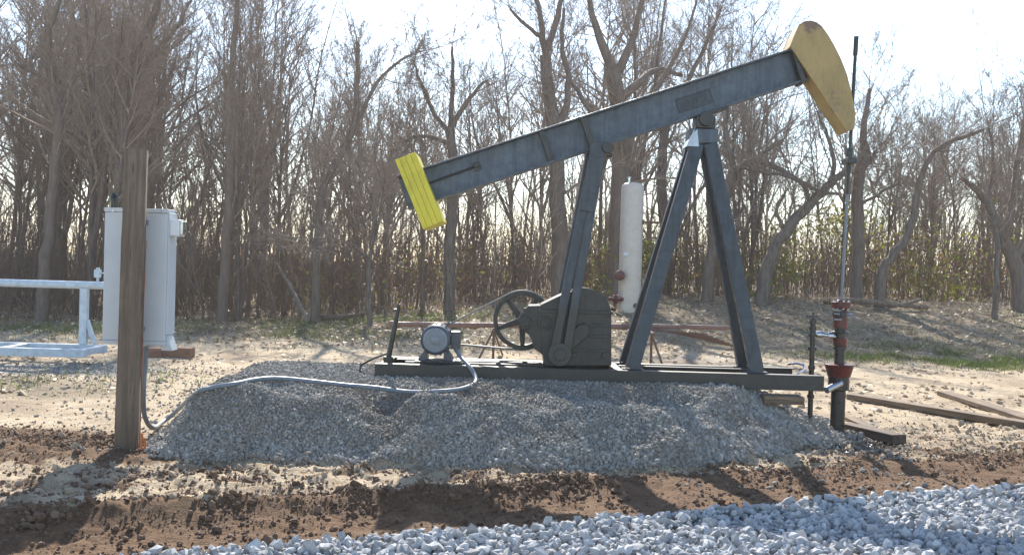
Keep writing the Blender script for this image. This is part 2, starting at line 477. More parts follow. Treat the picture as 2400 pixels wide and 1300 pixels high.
def ground_mat():
    t = NT('bare_ground'); P = t.pos()
    a = t.new('ShaderNodeAttribute', attribute_name='zone', attribute_type='GEOMETRY')
    sep = t.new('ShaderNodeSeparateColor'); t.link(a.outputs['Color'], sep.inputs[0])
    br, li, gr = sep.outputs[0], sep.outputs[1], sep.outputs[2]; wet = a.outputs['Alpha']
    big = t.noise(0.8, 6, 0.6, vec=P); mid = t.noise(6, 6, 0.65, vec=P); fine = t.noise(45, 5, 0.7, vec=P)
    sand = t.mix(t.ramp(mid, [(0.35, 0.0), (0.65, 1.0)]), (0.52, 0.40, 0.255), (0.65, 0.53, 0.375))
    sand = t.mix(t.ramp(big, [(0.45, 0.0), (0.62, 0.75)]), sand, (0.31, 0.225, 0.15))
    brown = t.mix(t.ramp(mid, [(0.35, 0.0), (0.65, 1.0)]), (0.21, 0.122, 0.064), (0.135, 0.074, 0.038))
    brown = t.mix(t.ramp(fine, [(0.5, 0.0), (0.72, 0.6)]), brown, (0.30, 0.19, 0.11))
    litter = t.mix(t.ramp(mid, [(0.35, 0.0), (0.62, 1.0)]), (0.24, 0.18, 0.115), (0.36, 0.285, 0.195))
    litter = t.mix(t.ramp(big, [(0.5, 0.0), (0.66, 0.6)]), litter, (0.11, 0.115, 0.045))
    grey = t.mix(t.ramp(fine, [(0.35, 0.0), (0.65, 1.0)]), (0.22, 0.21, 0.195), (0.42, 0.40, 0.37))

    def edge(w, lo=0.42, hi=0.58):      # ragged transitions between the soils
        return t.ramp(t.math('ADD', t.math('ADD', w, t.math('MULTIPLY', t.math('SUBTRACT', mid, 0.5), 1.1)), t.math('MULTIPLY', t.math('SUBTRACT', fine, 0.5), 0.9)), [(lo, 0.0), (hi, 1.0)])
    k = t.mix(edge(li), sand, litter)
    k = t.mix(edge(gr), k, grey)
    k = t.mix(edge(br), k, brown)
    k = t.mix(wet, k, (0.035, 0.028, 0.022))
    k = t.mix(1.0, k, t.ramp(fine, [(0.25, 0.72), (0.7, 1.08)]), 'MULTIPLY')
    t.color(k)
    t.rough(t.ramp(wet, [(0.2, 0.92), (0.75, 0.18)]))
    t.b.inputs['Specular IOR Level'].default_value = 0.3
    grit = t.noise(140, 3, 0.7, vec=P)
    t.bump(t.math('ADD', t.math('ADD', t.math('MULTIPLY', mid, 2.0), fine), t.math('MULTIPLY', grit, 0.5)), 0.034, 0.9)
    return t.m


M['ground'] = ground_mat()
t = NT('road_base'); t.color(t.mix(t.noise(30, 5, vec=t.pos()), (0.2, 0.2, 0.2), (0.36, 0.36, 0.36))); t.rough(0.95); t.bump(t.noise(40, 4, vec=t.pos()), 0.02)
M['road'] = t.m


# ------------------------------------------------------------------ ground
def axis_pts(lo, hi, step, far_lo, far_hi, g):
    mid = list(np.arange(lo, hi, step)); a = []; x = lo; st = step
    while x > far_lo:
        st *= g; x -= st; a.append(x)
    b = []; x = mid[-1]; st = step
    while x < far_hi:
        st *= g; x += st; b.append(x)
    return np.array(a[::-1] + mid + b)


gx = axis_pts(-5.2, 5.6, 0.028, -500, 500, 1.045)
gy = axis_pts(5.0, 10.2, 0.026, -60, 700, 1.022)
GX, GY = np.meshgrid(gx, gy)
GZ = height(GX, GY)
nx, ny = len(gx), len(gy)
idx = np.arange(nx * ny).reshape(ny, nx)
F = np.stack([idx[:-1, :-1], idx[:-1, 1:], idx[1:, 1:], idx[1:, :-1]], -1).reshape(-1, 4)
go = np_mesh('ground', np.stack([GX, GY, GZ], -1).reshape(-1, 3), F, M['ground'], smooth=True)
tag(go, kind='structure')
x, y = GX.ravel(), GY.ravel(); s = road_s(x, y)
zone = np.zeros((len(x), 4), np.float32)
zone[:, 0] = np.clip(sm(s, -0.2, 0.05) * (1 - sm(s, 1.12, 1.42)) + brown_left(x, y) * 1.3 + 0.62 * sm(s, 0.9, 1.3) * (1 - sm(s, 2.0, 3.6)) * sm(fbm(x * 2.6, y * 4.2, 46, 4) + 0.10 * sm(-x, 1.2, 3.5), 0.04, 0.15) + 0.45 * (1 - sm(np.hypot((x + 3.0) / 0.7, (y - 8.3) / 0.6), 0.5, 1)), 0, 1) * (y < 40)
litt = sm(y, 17.5 + 3.5 * fbm(x * .15, y * .15, 60, 3) + 4.5 * (1 - sm(x, -7, -1)) * 0 - 1.5 * sm(x, 3, 9), 23.5 - 2.5 * sm(x, 3, 9))
litt = np.maximum(litt, 0.75 * np.exp(-(((x + 5.4) / 1.8) ** 2 + ((y - 12.0) / 1.2) ** 2)))
zone[:, 1] = litt
m = mound_mask(x, y)
zone[:, 0] *= 1 - sm(m, 0.0, 0.12)
apron = np.exp(-(((x + 1.8) / 1.5) ** 2 + ((y - 11.2) / 1.2) ** 2)) + 0.9 * np.exp(-(((x + 6.2) / 1.6) ** 2 + ((y - 14.2) / 1.1) ** 2)) + 0.5 * np.exp(-(((x - 3.5) / 3) ** 2 + ((y - 18.5) / 1.5) ** 2))
zone[:, 2] = np.clip(sm(m, 0.02, 0.2) + apron + (1 - sm(s, -0.3, -0.05)), 0, 1)
zone[:, 3] = np.clip(1.6 * np.exp(-(((x - 3.3) / 0.75) ** 2 + ((y - 10.0) / 0.7) ** 2) ** 2) + 0.8 * np.exp(-(((x - 4.25) / 0.45) ** 2 + ((y - 11.0) / 0.35) ** 2) ** 2), 0, 1) * sm(0.5 + fbm(x * 3, y * 3, 66, 4), 0.36, 0.5)
at_ = go.data.attributes.new('zone', 'FLOAT_COLOR', 'POINT'); at_.data.foreach_set('color', zone.ravel())

# road sheet under its stones
rs = np.arange(-30, 30.01, 0.25); rq = np.array([0.06, -0.02, -0.1, -0.25, -0.5, -0.9, -1.5, -2.5, -4.0, -6.0])
RS, RQ = np.meshgrid(rs, rq)
rx = -0.52 + RS * RD[0] - RQ * RD[1]; ry = 5.88 + RS * RD[1] + RQ * RD[0]
rz = height(rx, ry) + 0.012; rz[0] -= 0.05
ii = np.arange(RS.size).reshape(RS.shape)
F = np.stack([ii[:-1, :-1], ii[1:, :-1], ii[1:, 1:], ii[:-1, 1:]], -1).reshape(-1, 4)
tag(np_mesh('road', np.stack([rx, ry, rz], -1).reshape(-1, 3), F, M['road'], smooth=True), kind='structure')

# ------------------------------------------------------------------ loose stones, clods
_t = (1 + 5 ** 0.5) / 2
ICO_V = np.array([(-1, _t, 0), (1, _t, 0), (-1, -_t, 0), (1, -_t, 0), (0, -1, _t), (0, 1, _t), (0, -1, -_t), (0, 1, -_t), (_t, 0, -1), (_t, 0, 1), (-_t, 0, -1), (-_t, 0, 1)], float) / math.hypot(1, _t)
ICO_F = np.array([(0, 11, 5), (0, 5, 1), (0, 1, 7), (0, 7, 10), (0, 10, 11), (1, 5, 9), (5, 11, 4), (11, 10, 2), (10, 7, 6), (7, 1, 8), (3, 9, 4), (3, 4, 2), (3, 2, 6), (3, 6, 8), (3, 8, 9), (4, 9, 5), (2, 4, 11), (6, 2, 10), (8, 6, 7), (9, 8, 1)])


def ico2():
    v = [tuple(p) for p in ICO_V]; c = {}; fs = []

    def midp(a, b):
        k = (min(a, b), max(a, b))
        if k not in c:
            p = np.array(v[a]) + np.array(v[b]); v.append(tuple(p / np.linalg.norm(p))); c[k] = len(v) - 1
        return c[k]
    for a, b, d in ICO_F:
        ab, bd, da = midp(a, b), midp(b, d), midp(d, a)
        fs += [(a, ab, da), (b, bd, ab), (d, da, bd), (ab, bd, da)]
    return np.array(v), np.array(fs)


ICO2_V, ICO2_F = ico2()


def rand_rot(n):
    q = RNG.normal(size=(n, 4)); q /= np.linalg.norm(q, axis=1)[:, None]
    w, x, y, z = q.T
    return np.stack([1 - 2 * (y * y + z * z), 2 * (x * y - z * w), 2 * (x * z + y * w), 2 * (x * y + z * w), 1 - 2 * (x * x + z * z), 2 * (y * z - x * w),
                     2 * (x * z - y * w), 2 * (y * z + x * w), 1 - 2 * (x * x + y * y)], -1).reshape(n, 3, 3)


def stones(name, P, size, mat, jitter=0.28, base=(ICO_V, ICO_F), flat=0.7):
    n = len(P); V0, F0 = base
    V = V0[None] * (1 + RNG.uniform(-jitter, jitter, (n, len(V0), 1)))
    V = V * np.stack([RNG.uniform(0.75, 1.35, n), RNG.uniform(0.6, 1.1, n), RNG.uniform(flat * 0.7, flat * 1.25, n)], -1)[:, None, :]
    V = np.einsum('nij,nkj->nki', rand_rot(n), V) * (np.asarray(size)[:, None, None] * 0.5) + P[:, None, :]
    Fs = (F0[None] + (np.arange(n) * len(V0))[:, None, None]).reshape(-1, 3)
    return np_mesh(name, V.reshape(-1, 3), Fs, mat)


# road stones
n = 36000
ss = -RNG.random(n) ** 1.15 * 2.7 + 0.03; tt = RNG.uniform(-2.6, 7.2, n)
px_ = -0.52 + tt * RD[0] - ss * RD[1]; py_ = 5.88 + tt * RD[1] + ss * RD[0]
sd = np.clip(RNG.lognormal(math.log(0.041), 0.36, n), 0.016, 0.085)
lift = RNG.random(n) * 0.035 * sm(-ss, 0.0, 0.2) + 0.05 * np.exp(-((ss + 0.22) / 0.16) ** 2) * RNG.random(n)
pz_ = height(px_, py_) + sd * 0.22 + lift
tag(stones('road_gravel', np.stack([px_, py_, pz_], -1), sd, M['road_stone'], 0.38), kind='stuff')
# spill of road stones onto the soil
# heap stones
n = 150000
hx = RNG.uniform(-3.35, 3.75, n); hy = RNG.uniform(7.7, 11.2, n)
k = RNG.random(n) < 0.45; hy[k] = mound_front(hx[k]) + RNG.uniform(-0.08, 0.85, k.sum())
mm = mound_mask(hx, hy); keep = RNG.random(n) < np.clip(mm * 9, 0.012, 1) * (hy < 10.9)
hx, hy, mm = hx[keep], hy[keep], mm[keep]
front = 1 - sm(mm, 0.1, 0.75)
sd = np.clip(RNG.lognormal(math.log(0.0145), 0.38, len(hx)), 0.007, 0.05) * (1 + 0.4 * front) * (1 + 0.5 * sm(hx, 1.0, 2.2))
hz = height(hx, hy) + sd * 0.22 + RNG.random(len(hx)) * 0.010
tag(stones('gravel', np.stack([hx, hy, hz], -1), sd, M['heap_stone'], 0.36), kind='stuff')
# thin scatter of gravel around the pad, behind it and by the far frame
n = 8500
qx = np.concatenate([RNG.normal(-1.9, 1.2, n // 2), RNG.normal(-6.2, 1.5, n // 4), RNG.uniform(-4.8, 5.0, n // 12)])
qy = np.concatenate([RNG.normal(11.2, 1.1, n // 2), RNG.normal(14.0, 0.9, n // 4), RNG.uniform(6.9, 13, n // 12)])
k = (road_s(qx, qy) > 1.25); qx, qy = qx[k], qy[k]
sd = np.clip(RNG.lognormal(math.log(0.022), 0.4, len(qx)), 0.01, 0.06)
tag(stones('scattered_gravel', np.stack([qx, qy, height(qx, qy) + sd * 0.15], -1), sd, M['heap_stone']), kind='stuff')
# brown clods: the dug strip's bank, the loose soil by the post
n = 9000
tt = RNG.uniform(-3.6, 7.0, n); ss = np.where(RNG.random(n) < 0.6, RNG.normal(1.22, 0.12, n), RNG.uniform(0.08, 1.25, n))
cx_ = -0.52 + tt * RD[0] - ss * RD[1]; cy_ = 5.88 + tt * RD[1] + ss * RD[0]
bx = RNG.normal(-4.2, 0.85, 2600); by = RNG.normal(8.6, 0.36, 2600)
cx_ = np.concatenate([cx_, bx]); cy_ = np.concatenate([cy_, by])
sd = np.clip(RNG.lognormal(math.log(0.016), 0.6, len(cx_)), 0.006, 0.065)
keep = (mound_mask(cx_, cy_) < 0.05) & (road_s(cx_, cy_) > 0.06) & (RNG.random(len(cx_)) < sm(fbm(cx_ * 1.9, cy_ * 1.9, 95, 3), -0.12, 0.16) + 0.08); cx_, cy_, sd = cx_[keep], cy_[keep], sd[keep]
tag(stones('clods_of_dirt', np.stack([cx_, cy_, height(cx_, cy_) + sd * 0.18], -1), sd, M['clod'], 0.30, (ICO2_V, ICO2_F), 0.8), kind='stuff')
n = 2600
tt = RNG.uniform(-3.9, 3.5, n); ss = RNG.uniform(1.25, 2.7, n)
cx_ = -0.52 + tt * RD[0] - ss * RD[1]; cy_ = 5.88 + tt * RD[1] + ss * RD[0]
keep = (RNG.random(n) < sm(fbm(cx_ * 2.1, cy_ * 3.0, 98, 3) + 0.08 * sm(-cx_, 0, 3), -0.02, 0.14)) & (mound_mask(cx_, cy_) < 0.03); cx_, cy_ = cx_[keep], cy_[keep]
sd = np.clip(RNG.lognormal(math.log(0.026), 0.5, len(cx_)), 0.01, 0.085)
tag(stones('lumps_of_dirt', np.stack([cx_, cy_, height(cx_, cy_) + sd * 0.10], -1), sd, M['clod'], 0.32, (ICO2_V, ICO2_F), 0.6), kind='stuff')
# fine crumbs all over the turned soil
n = 60000
tt = RNG.uniform(-3.9, 7.2, n); ss = RNG.uniform(0.03, 3.0, n)
cx_ = np.concatenate([-0.52 + tt * RD[0] - ss * RD[1], RNG.normal(-4.2, 0.85, 12000)]); cy_ = np.concatenate([5.88 + tt * RD[1] + ss * RD[0], RNG.normal(8.5, 0.42, 12000)])
sq = road_s(cx_, cy_)
pk = np.where(sq < 1.5, 0.25 + 0.75 * np.exp(-((sq - 1.2) / 0.22) ** 2), 0.32 + 0.6 * sm(fbm(cx_ * 2.6, cy_ * 4.2, 46, 4), 0.0, 0.15))
pk = np.maximum(pk, brown_left(cx_, cy_)) * sm(fbm(cx_ * 3.3, cy_ * 3.3, 97, 3), -0.22, 0.10)
keep = (RNG.random(len(cx_)) < pk) & (mound_mask(cx_, cy_) < 0.04); cx_, cy_ = cx_[keep], cy_[keep]
sd = np.clip(RNG.lognormal(math.log(0.0105), 0.5, len(cx_)), 0.004, 0.04)
tag(stones('crumbs_of_dirt', np.stack([cx_, cy_, height(cx_, cy_) + sd * 0.12], -1), sd, M['clod'], 0.36), kind='stuff')
n = 7000
cx_ = RNG.uniform(-6, 7, n); cy_ = np.where(RNG.random(n) < 0.5, RNG.uniform(6.4, 15, n), 5.88 + (cx_ + 0.52) * 0.41 + RNG.uniform(1.3, 3.0, n))
keep = (mound_mask(cx_, cy_) < 0.03) & (road_s(cx_, cy_) > 1.3); cx_, cy_ = cx_[keep], cy_[keep]
sd = np.clip(RNG.lognormal(math.log(0.017), 0.65, len(cx_)), 0.006, 0.10)
tag(stones('clods_of_dry_dirt', np.stack([cx_, cy_, height(cx_, cy_) + sd * 0.12], -1), sd, M['pale_clod'], 0.2, (ICO2_V, ICO2_F), 0.55), kind='stuff')

# ------------------------------------------------------------------ pumpjack
YN, YF, YC = 9.80, 10.60, 10.20
origin = at(1400, 892, YN)
pj = empty('pumpjack', (origin.x, YC, origin.z), 'slate grey beam pumpjack with yellow horsehead standing on the gravel heap', 'pumpjack')
ZT = at(1400, 866, YN).z; ZB = ZT - 0.15


def X(px, Y=YC, py=800): return at(px, py, Y).x


# skid: two long rails, cross members, inner rails
I_PROF = lambda h, w, tf, tw: [(-w / 2, -h / 2), (w / 2, -h / 2), (w / 2, -h / 2 + tf), (tw / 2, -h / 2 + tf), (tw / 2, h / 2 - tf), (w / 2, h / 2 - tf), (w / 2, h / 2), (-w / 2, h / 2), (-w / 2, h / 2 - tf), (-tw / 2, h / 2 - tf), (-tw / 2, -h / 2 + tf), (-w / 2, -h / 2 + tf)]
C_PROF = lambda h, w, tf, tw: [(-w / 2, -h / 2), (w / 2, -h / 2), (w / 2, -h / 2 + tf), (-w / 2 + tw, -h / 2 + tf), (-w / 2 + tw, h / 2 - tf), (w / 2, h / 2 - tf), (w / 2, h / 2), (-w / 2, h / 2)]
zm = (ZT + ZB) / 2
xl, xr = X(878, YN, 860), X(1932, YN, 885); xrf = X(1857, YF, 860)
skid = MB().extrude(C_PROF(0.15, 0.10, 0.012, 0.012), (xl, YN + 0.05, zm), (xr, YN + 0.05, zm), (0, 1, 0)).build('skid', M['rail'], pj, bevel=0.003)
MB().extrude(C_PROF(0.15, 0.10, 0.012, 0.012), (xrf, YF - 0.05, zm), (xl + 0.05, YF - 0.05, zm), (0, -1, 0)).build('far_rail', M['rail'], skid, bevel=0.003)
mb = MB()
for px in (884, 965, 1100, 1255, 1440, 1495, 1760):
    cx = X(px, YN, 860) + 0.05
    MB().bb(cx - 0.04, cx + 0.04, YN + 0.105, YF - 0.105, ZT - 0.09, ZT - 0.004).build('cross_member', M['rail'], skid, bevel=0.003)
for yy, a, b in ((10.02, 950, 1270), (10.24, 930, 1270), (10.20, 1450, 1760)):
    MB().bb(X(a, yy, 855), X(b, yy, 855), yy - 0.035, yy + 0.035, ZT - 0.003, ZT + 0.012).build('slide_rail', M['rail'], skid, bevel=0.003)

# samson post
ztop = at(1650, 336, 10.1).z
samson = MB().bb(X(1617, 10.06, 320), X(1683, 10.06, 320), 10.06, 10.34, ztop, at(1650, 302, 10.06).z).build('samson_post', M['slate'], pj, bevel=0.006)


def leg(px0, py0, px1, py1, Y0, Y1, w, flip):
    p0 = at(px0, py0, Y0); p1 = at(px1, py1, Y1); p0.z = ZT + 0.006
    mbl = MB().extrude(C_PROF(w, 0.09, 0.012, 0.014), p0, p1, (0, flip, 0))
    mbl.bb(p0.x - 0.10, p0.x + 0.10, p0.y - 0.06, p0.y + 0.06, ZT + 0.0005, ZT + 0.014)
    mbl.build('leg', M['slate_mid'], samson, bevel=0.003)


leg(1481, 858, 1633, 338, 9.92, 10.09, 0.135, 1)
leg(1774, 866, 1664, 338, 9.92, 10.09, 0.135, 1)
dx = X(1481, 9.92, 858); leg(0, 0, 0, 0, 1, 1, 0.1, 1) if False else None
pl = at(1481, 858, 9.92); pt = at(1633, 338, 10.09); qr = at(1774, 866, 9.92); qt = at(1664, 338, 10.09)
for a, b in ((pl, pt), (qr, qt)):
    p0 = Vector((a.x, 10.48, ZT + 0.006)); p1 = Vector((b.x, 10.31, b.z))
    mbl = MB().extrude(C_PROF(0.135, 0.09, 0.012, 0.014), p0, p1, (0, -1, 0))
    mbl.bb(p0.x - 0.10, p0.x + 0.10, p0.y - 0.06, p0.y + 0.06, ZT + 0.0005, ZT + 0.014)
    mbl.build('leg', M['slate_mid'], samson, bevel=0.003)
g0 = at(1634, 303, 10.05); g1 = at(1612, 343, 10.05)
mb = MB()
for yy in (10.035, 10.335):
    mb.prism([(g0.x, g0.z), (g1.x + 0.02, g1.z + 0.1), (g1.x, g1.z), (g0.x + 0.02, g1.z - 0.0)], yy, yy + 0.012)
mb.prism([(g0.x - 0.035, g0.z - 0.01), (g0.x - 0.02, g0.z + 0.002), (g1.x + 0.01, g1.z + 0.0), (g1.x - 0.012, g1.z)], 10.05, 10.33)
mb.build('gusset', M['white'], samson, bevel=0.002, label='pale gusset plate with its sunlit brightness painted on')  # white colour carries the sunlit brightness of the plate
b0 = at(1632, 300, 10.08); b1 = at(1678, 268, 10.08)
mb = MB().bb(b0.x, b1.x, 10.08, 10.32, b0.z + 0.002, b1.z - 0.02)
bc = at(1656, 272, 10.08)
mb.cyl((bc.x, 10.05, bc.z - 0.03), (bc.x, 10.35, bc.z - 0.03), 0.075, 24)
mb.bb(bc.x - 0.17, bc.x + 0.14, 10.10, 10.30, bc.z - 0.012, bc.z + 0.012) if False else None
mb.build('saddle_bearing', M['slate_dark'], samson, smooth=True, bevel=0.006)

# walking beam
bl = at(945, 453, YC); brr = at(1872, 153, YC)
bdir = (brr - bl).normalized(); bnor = Vector((-bdir.z, 0, bdir.x))
BH, BW = 0.352, 0.20
beam = MB().extrude(I_PROF(BH, BW, 0.018, 0.014), bl, brr + bdir * 0.02, (0, 1, 0)).build('walking_beam', M['slate'], pj, bevel=0.003)


def on_beam(px, off=0.0):
    """point of the beam's axis under a photo column, off metres above the axis"""
    lo, hi = -0.3, 6.0
    for _ in range(40):
        md = (lo + hi) / 2; p = bl + bdir * md; d = p - CAM_C
        q = CX + FPX * d.dot(CAM_R) / d.dot(CAM_F)
        if q < px: lo = md
        else: hi = md
    return bl + bdir * lo + bnor * off


BM = Matrix(((bdir.x, 0, bnor.x), (0, 1, 0), (bdir.z, 0, bnor.z)))
for px, w in ((1280, 0.055), (1377, 0.06)):
    p = on_beam(px)
    mb = MB()
    for sgn in (-1, 1):
        mb.box(p + Vector((0, sgn * 0.05, 0)), (w, 0.084, BH - 0.04), BM)
    mb.build('stiffener', M['slate_dark'], beam, bevel=0.003)
p = on_beam(1626, -0.02)
mb = MB()
for du, dw, su, sw in ((0, 0.068, 0.37, 0.012), (0, -0.068, 0.37, 0.012), (-0.18, 0, 0.012, 0.124), (0.18, 0, 0.012, 0.124)):
    mb.box(p + bdir * du + bnor * dw + Vector((0, -0.012, 0)), (su, 0.012, sw), BM)
mb.box(p + Vector((0, -0.009, 0)), (0.345, 0.005, 0.122), BM)
random.seed(3)
u = -0.14
while u < 0.14:                       # worn cast characters, too faint to read
    hgt = random.choice((0.05, 0.06, 0.06)); wd = random.uniform(0.008, 0.016)
    mb.box(p + bdir * u + Vector((0, -0.0135, 0)), (wd, 0.006, hgt), BM)
    if random.random() < 0.6: mb.box(p + bdir * (u + 0.014) + bnor * random.choice((-0.022, 0.0, 0.022)) + Vector((0, -0.0137, 0)), (0.02, 0.006, 0.008), BM)
    u += random.uniform(0.026, 0.04)
mb.build('nameplate', M['slate_mid'], beam, bevel=0.001)
p = on_beam(1119, 0.03)
mb = MB().box(p + Vector((0, -0.0165, 0)), (0.085, 0.02, 0.085), BM).cyl(p + Vector((0, -0.0275, 0)), p + Vector((0, -0.055, 0)), 0.024, 6)
mb.tube([p + Vector((0, -0.035, 0)) - bdir * 0.02, on_beam(1000, 0.015) + Vector((0, -0.035, 0))], 0.011, 8)
mb.build('tie_rod', M['slate_dark'], beam, smooth=True)
# saddle plate under the beam at the centre bearing
p = on_beam(1652, -BH / 2 - 0.014)
MB().box(p, (0.34, 0.2, 0.024), BM).build('saddle_plate', M['slate_dark'], beam, bevel=0.003)

# counterweight: a stack of yellow slabs clamped on the tail
c0 = at(950, 366, 9.95); c1 = at(1016, 528, 9.95)
cax = (c0 - c1).normalized(); cno = Vector((cax.z, 0, -cax.x)); clen = (c0 - c1).length
CM = Matrix(((cno.x, 0, cax.x), (0, 1, 0), (cno.z, 0, cax.z)))
cmid = (c0 + c1) / 2
mb = MB(); wtot = 0.215
for i, (a, b) in enumerate(((-0.1075, -0.0615), (-0.060, -0.0025), (-0.001, 0.0515), (0.053, 0.1075))):
    mb.box(cmid + cno * ((a + b) / 2) + Vector((0, 0.25, 0)), (b - a, 0.56 - 0.006 * (i % 2), clen), CM)
mb.build('counterweight', M['yellow_new'], pj, bevel=0.004)

# horsehead
HP = [(1852, 108), (1862, 82), (1873.5, 57), (1886, 50), (1900, 48), (1914, 52), (1926, 61), (1941, 81), (1955, 105), (1971, 137), (1985, 172), (1996, 215), (2004, 258), (2005, 280), (2002, 303), (1985, 309)]
hp = [at(a, b, 10.05) for a, b in HP]; hp = [(q.x, q.z) for q in hp]
hh = MB().prism(hp, 10.05, 10.068).build('horsehead', M['yellow'], pj, bevel=0.003)
MB().prism(hp, 10.332, 10.35).build('far_cheek', M['yellow'], hh, bevel=0.003)
core = []
for i, q in enumerate(HP):
    o = 17 if 7 <= i <= 14 else 1.5
    a, b = q
    mx, my = 1925, 180
    d = math.hypot(a - mx, b - my); a2, b2 = (a - o, b + (1 if i < 12 else -4)) if 7 <= i <= 14 else (a + 0.7, b + 0.7)
    w = at(a2, b2, 10.05); core.append((w.x, w.z))
MB().prism(core, 10.0685, 10.3315).build('head_core', M['yellow'], hh)
mb = MB()
for i in range(1):
    p = on_beam(1876)
    mb.box(p + Vector((0, 0, 0)) - bdir * 0.055, (0.05, 0.24, BH + 0.04), BM)
mb.build('end_plate', M['slate_dark'], hh, bevel=0.003)
# bridle and carrier bar
for yy in (10.14, 10.26):
    MB().tube([at(1988, 200, yy), at(1994, 258, yy), at(1996, 300, yy), at(1990, 372, yy)], 0.012, 8).build('bridle', M['black'], pj, smooth=True)
cb = at(1990, 378, YC)
MB().bb(cb.x - 0.045, cb.x + 0.045, 10.09, 10.31, cb.z - 0.03, cb.z + 0.03).build('carrier_bar', M['slate_dark'], pj, bevel=0.006)

# equaliser and pitman arms
eq = on_beam(1400, -BH / 2 - 0.055)
MB().cyl((eq.x, 9.80, eq.z), (eq.x, 10.60, eq.z), 0.055, 18).bb(eq.x - 0.07, eq.x + 0.07, 10.09, 10.31, eq.z - 0.06, eq.z + 0.05).build('equalizer', M['slate_dark'], pj, smooth=True, bevel=0.005)
YP = 9.885
pA = at(1402, 352, YP); pB = at(1383, 470, YP); pC = at(1345, 660, YP); pE = at(1312, 830, YP)
for yy in (YP, 2 * YC - YP):
    mb = MB()
    ax = (pC - pA).normalized(); nx_ = Vector((-ax.z, 0, ax.x)); nx_ = nx_ if nx_.x > 0 else -nx_
    top = Vector((pA.x, yy, pA.z)); low = Vector((pE.x, yy, pE.z))
    ax = (low - top).normalized(); nx_ = Vector((-ax.z, 0, ax.x)); nx_ = nx_ if nx_.x > 0 else -nx_
    mid = top + (low - top) * 0.30; L = (low - top).length
    pw = 0.085
    q = [top + nx_ * 0.075, top - nx_ * 0.075, low - nx_ * 0.10, low + nx_ * 0.10]
    mb.prism([(v.x, v.z) for v in (top + nx_ * 0.077, top - nx_ * 0.077, mid - nx_ * 0.083, mid + nx_ * 0.083)], yy - 0.03, yy + 0.03)
    mb.prism([(v.x, v.z) for v in (mid - nx_ * 0.083, low - nx_ * 0.103, low - nx_ * 0.018, mid - nx_ * 0.004)], yy - 0.0298, yy + 0.0298)
    mb.prism([(v.x, v.z) for v in (mid + nx_ * 0.004, low + nx_ * 0.018, low + nx_ * 0.103, mid + nx_ * 0.083)], yy - 0.0296, yy + 0.0296)
    mb.cyl((top.x, yy - 0.036, top.z), (top.x, yy + 0.036, top.z), 0.085, 20)
    mb.cyl((low.x, yy - 0.04, low.z), (low.x, yy + 0.04, low.z), 0.115, 24)
    mb.cyl((low.x, yy - 0.055, low.z), (low.x, yy - 0.0405, low.z), 0.06, 20)
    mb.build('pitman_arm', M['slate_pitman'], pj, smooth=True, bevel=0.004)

# gearbox
YG0, YG1 = 9.985, 10.415


def g2(lst, Y=YG0): return [((lambda v: (v.x, v.z))(at(a, b, Y))) for a, b in lst]


dome = [(1370 + 63 * math.cos(R(a)), 737 - 62 * math.sin(R(a))) for a in range(0, 128, 8)]
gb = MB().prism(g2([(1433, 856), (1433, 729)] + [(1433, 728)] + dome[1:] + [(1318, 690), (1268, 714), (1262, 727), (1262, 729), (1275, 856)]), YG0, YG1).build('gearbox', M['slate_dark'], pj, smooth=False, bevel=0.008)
f0 = at(1262, 731, YG0 - 0.02); f1 = at(1438, 726, YG0 - 0.02)
MB().bb(f0.x, f1.x, YG0 - 0.022, YG1 + 0.022, f0.z - 0.004, f0.z + 0.028).build('flange', M['slate_dark'], gb, bevel=0.003)
mb = MB()
for (a, b, c, d) in ((1385, 1428, 760, 765), (1378, 1428, 786, 791), (1340, 1430, 818, 822)):
    p0 = at(a, d, YG0); p1 = at(b, c, YG0)
    mb.bb(p0.x, p1.x, YG0 - 0.018, YG0 - 0.0005, p0.z, p1.z)
for px, py, r in ((1345, 833, 0.03), (1418, 833, 0.035)):
    p = at(px, py, YG0); mb.cyl((p.x, YG0 - 0.02, p.z), (p.x, YG0 - 0.001, p.z), r, 12)
mb.build('rib', M['slate_dark'], gb, bevel=0.003)
for px, py, h_ in ((1357, 672, 0.03), (1437, 722, 0.02), (1362, 676, 0.02)):
    p = at(px, py + 3, 10.1); MB().cyl((p.x, 10.1, p.z - 0.02), (p.x, 10.1, p.z + h_), 0.022, 10).build('breather_cap', M['slate_dark'], gb, smooth=True)
mb = MB().prism(g2([(1275, 716), (1240, 716), (1222, 735), (1214, 750), (1218, 770), (1236, 781), (1247, 795), (1250, 815), (1272, 832), (1272, 729)]), YG0 + 0.03, YG1 - 0.03)
for px, py, r, dy in ((1231, 757, 0.062, 0.02), (1277, 757, 0.075, 0.012)):
    p = at(px, py, YG0)
    mb.cyl((p.x, YG0 - dy, p.z), (p.x, YG0 + 0.05, p.z), r, 22).cyl((p.x, YG0 - dy - 0.018, p.z), (p.x, YG0 - dy, p.z), r * 0.62, 22)
p = at(1231, 724, 10.05); mb.cyl((p.x, 10.05, p.z - 0.06), (p.x, 10.05, p.z + 0.012), 0.02, 10)
mb.build('pinion_housing', M['slate_dark'], gb, smooth=True, bevel=0.005)
sh = at(1366, 776, YP)
mb = MB().cyl((sh.x, 9.93, sh.z), (sh.x, 10.47, sh.z), 0.055, 18)
mb.build('output_shaft', M['slate_dark'], gb, smooth=True)
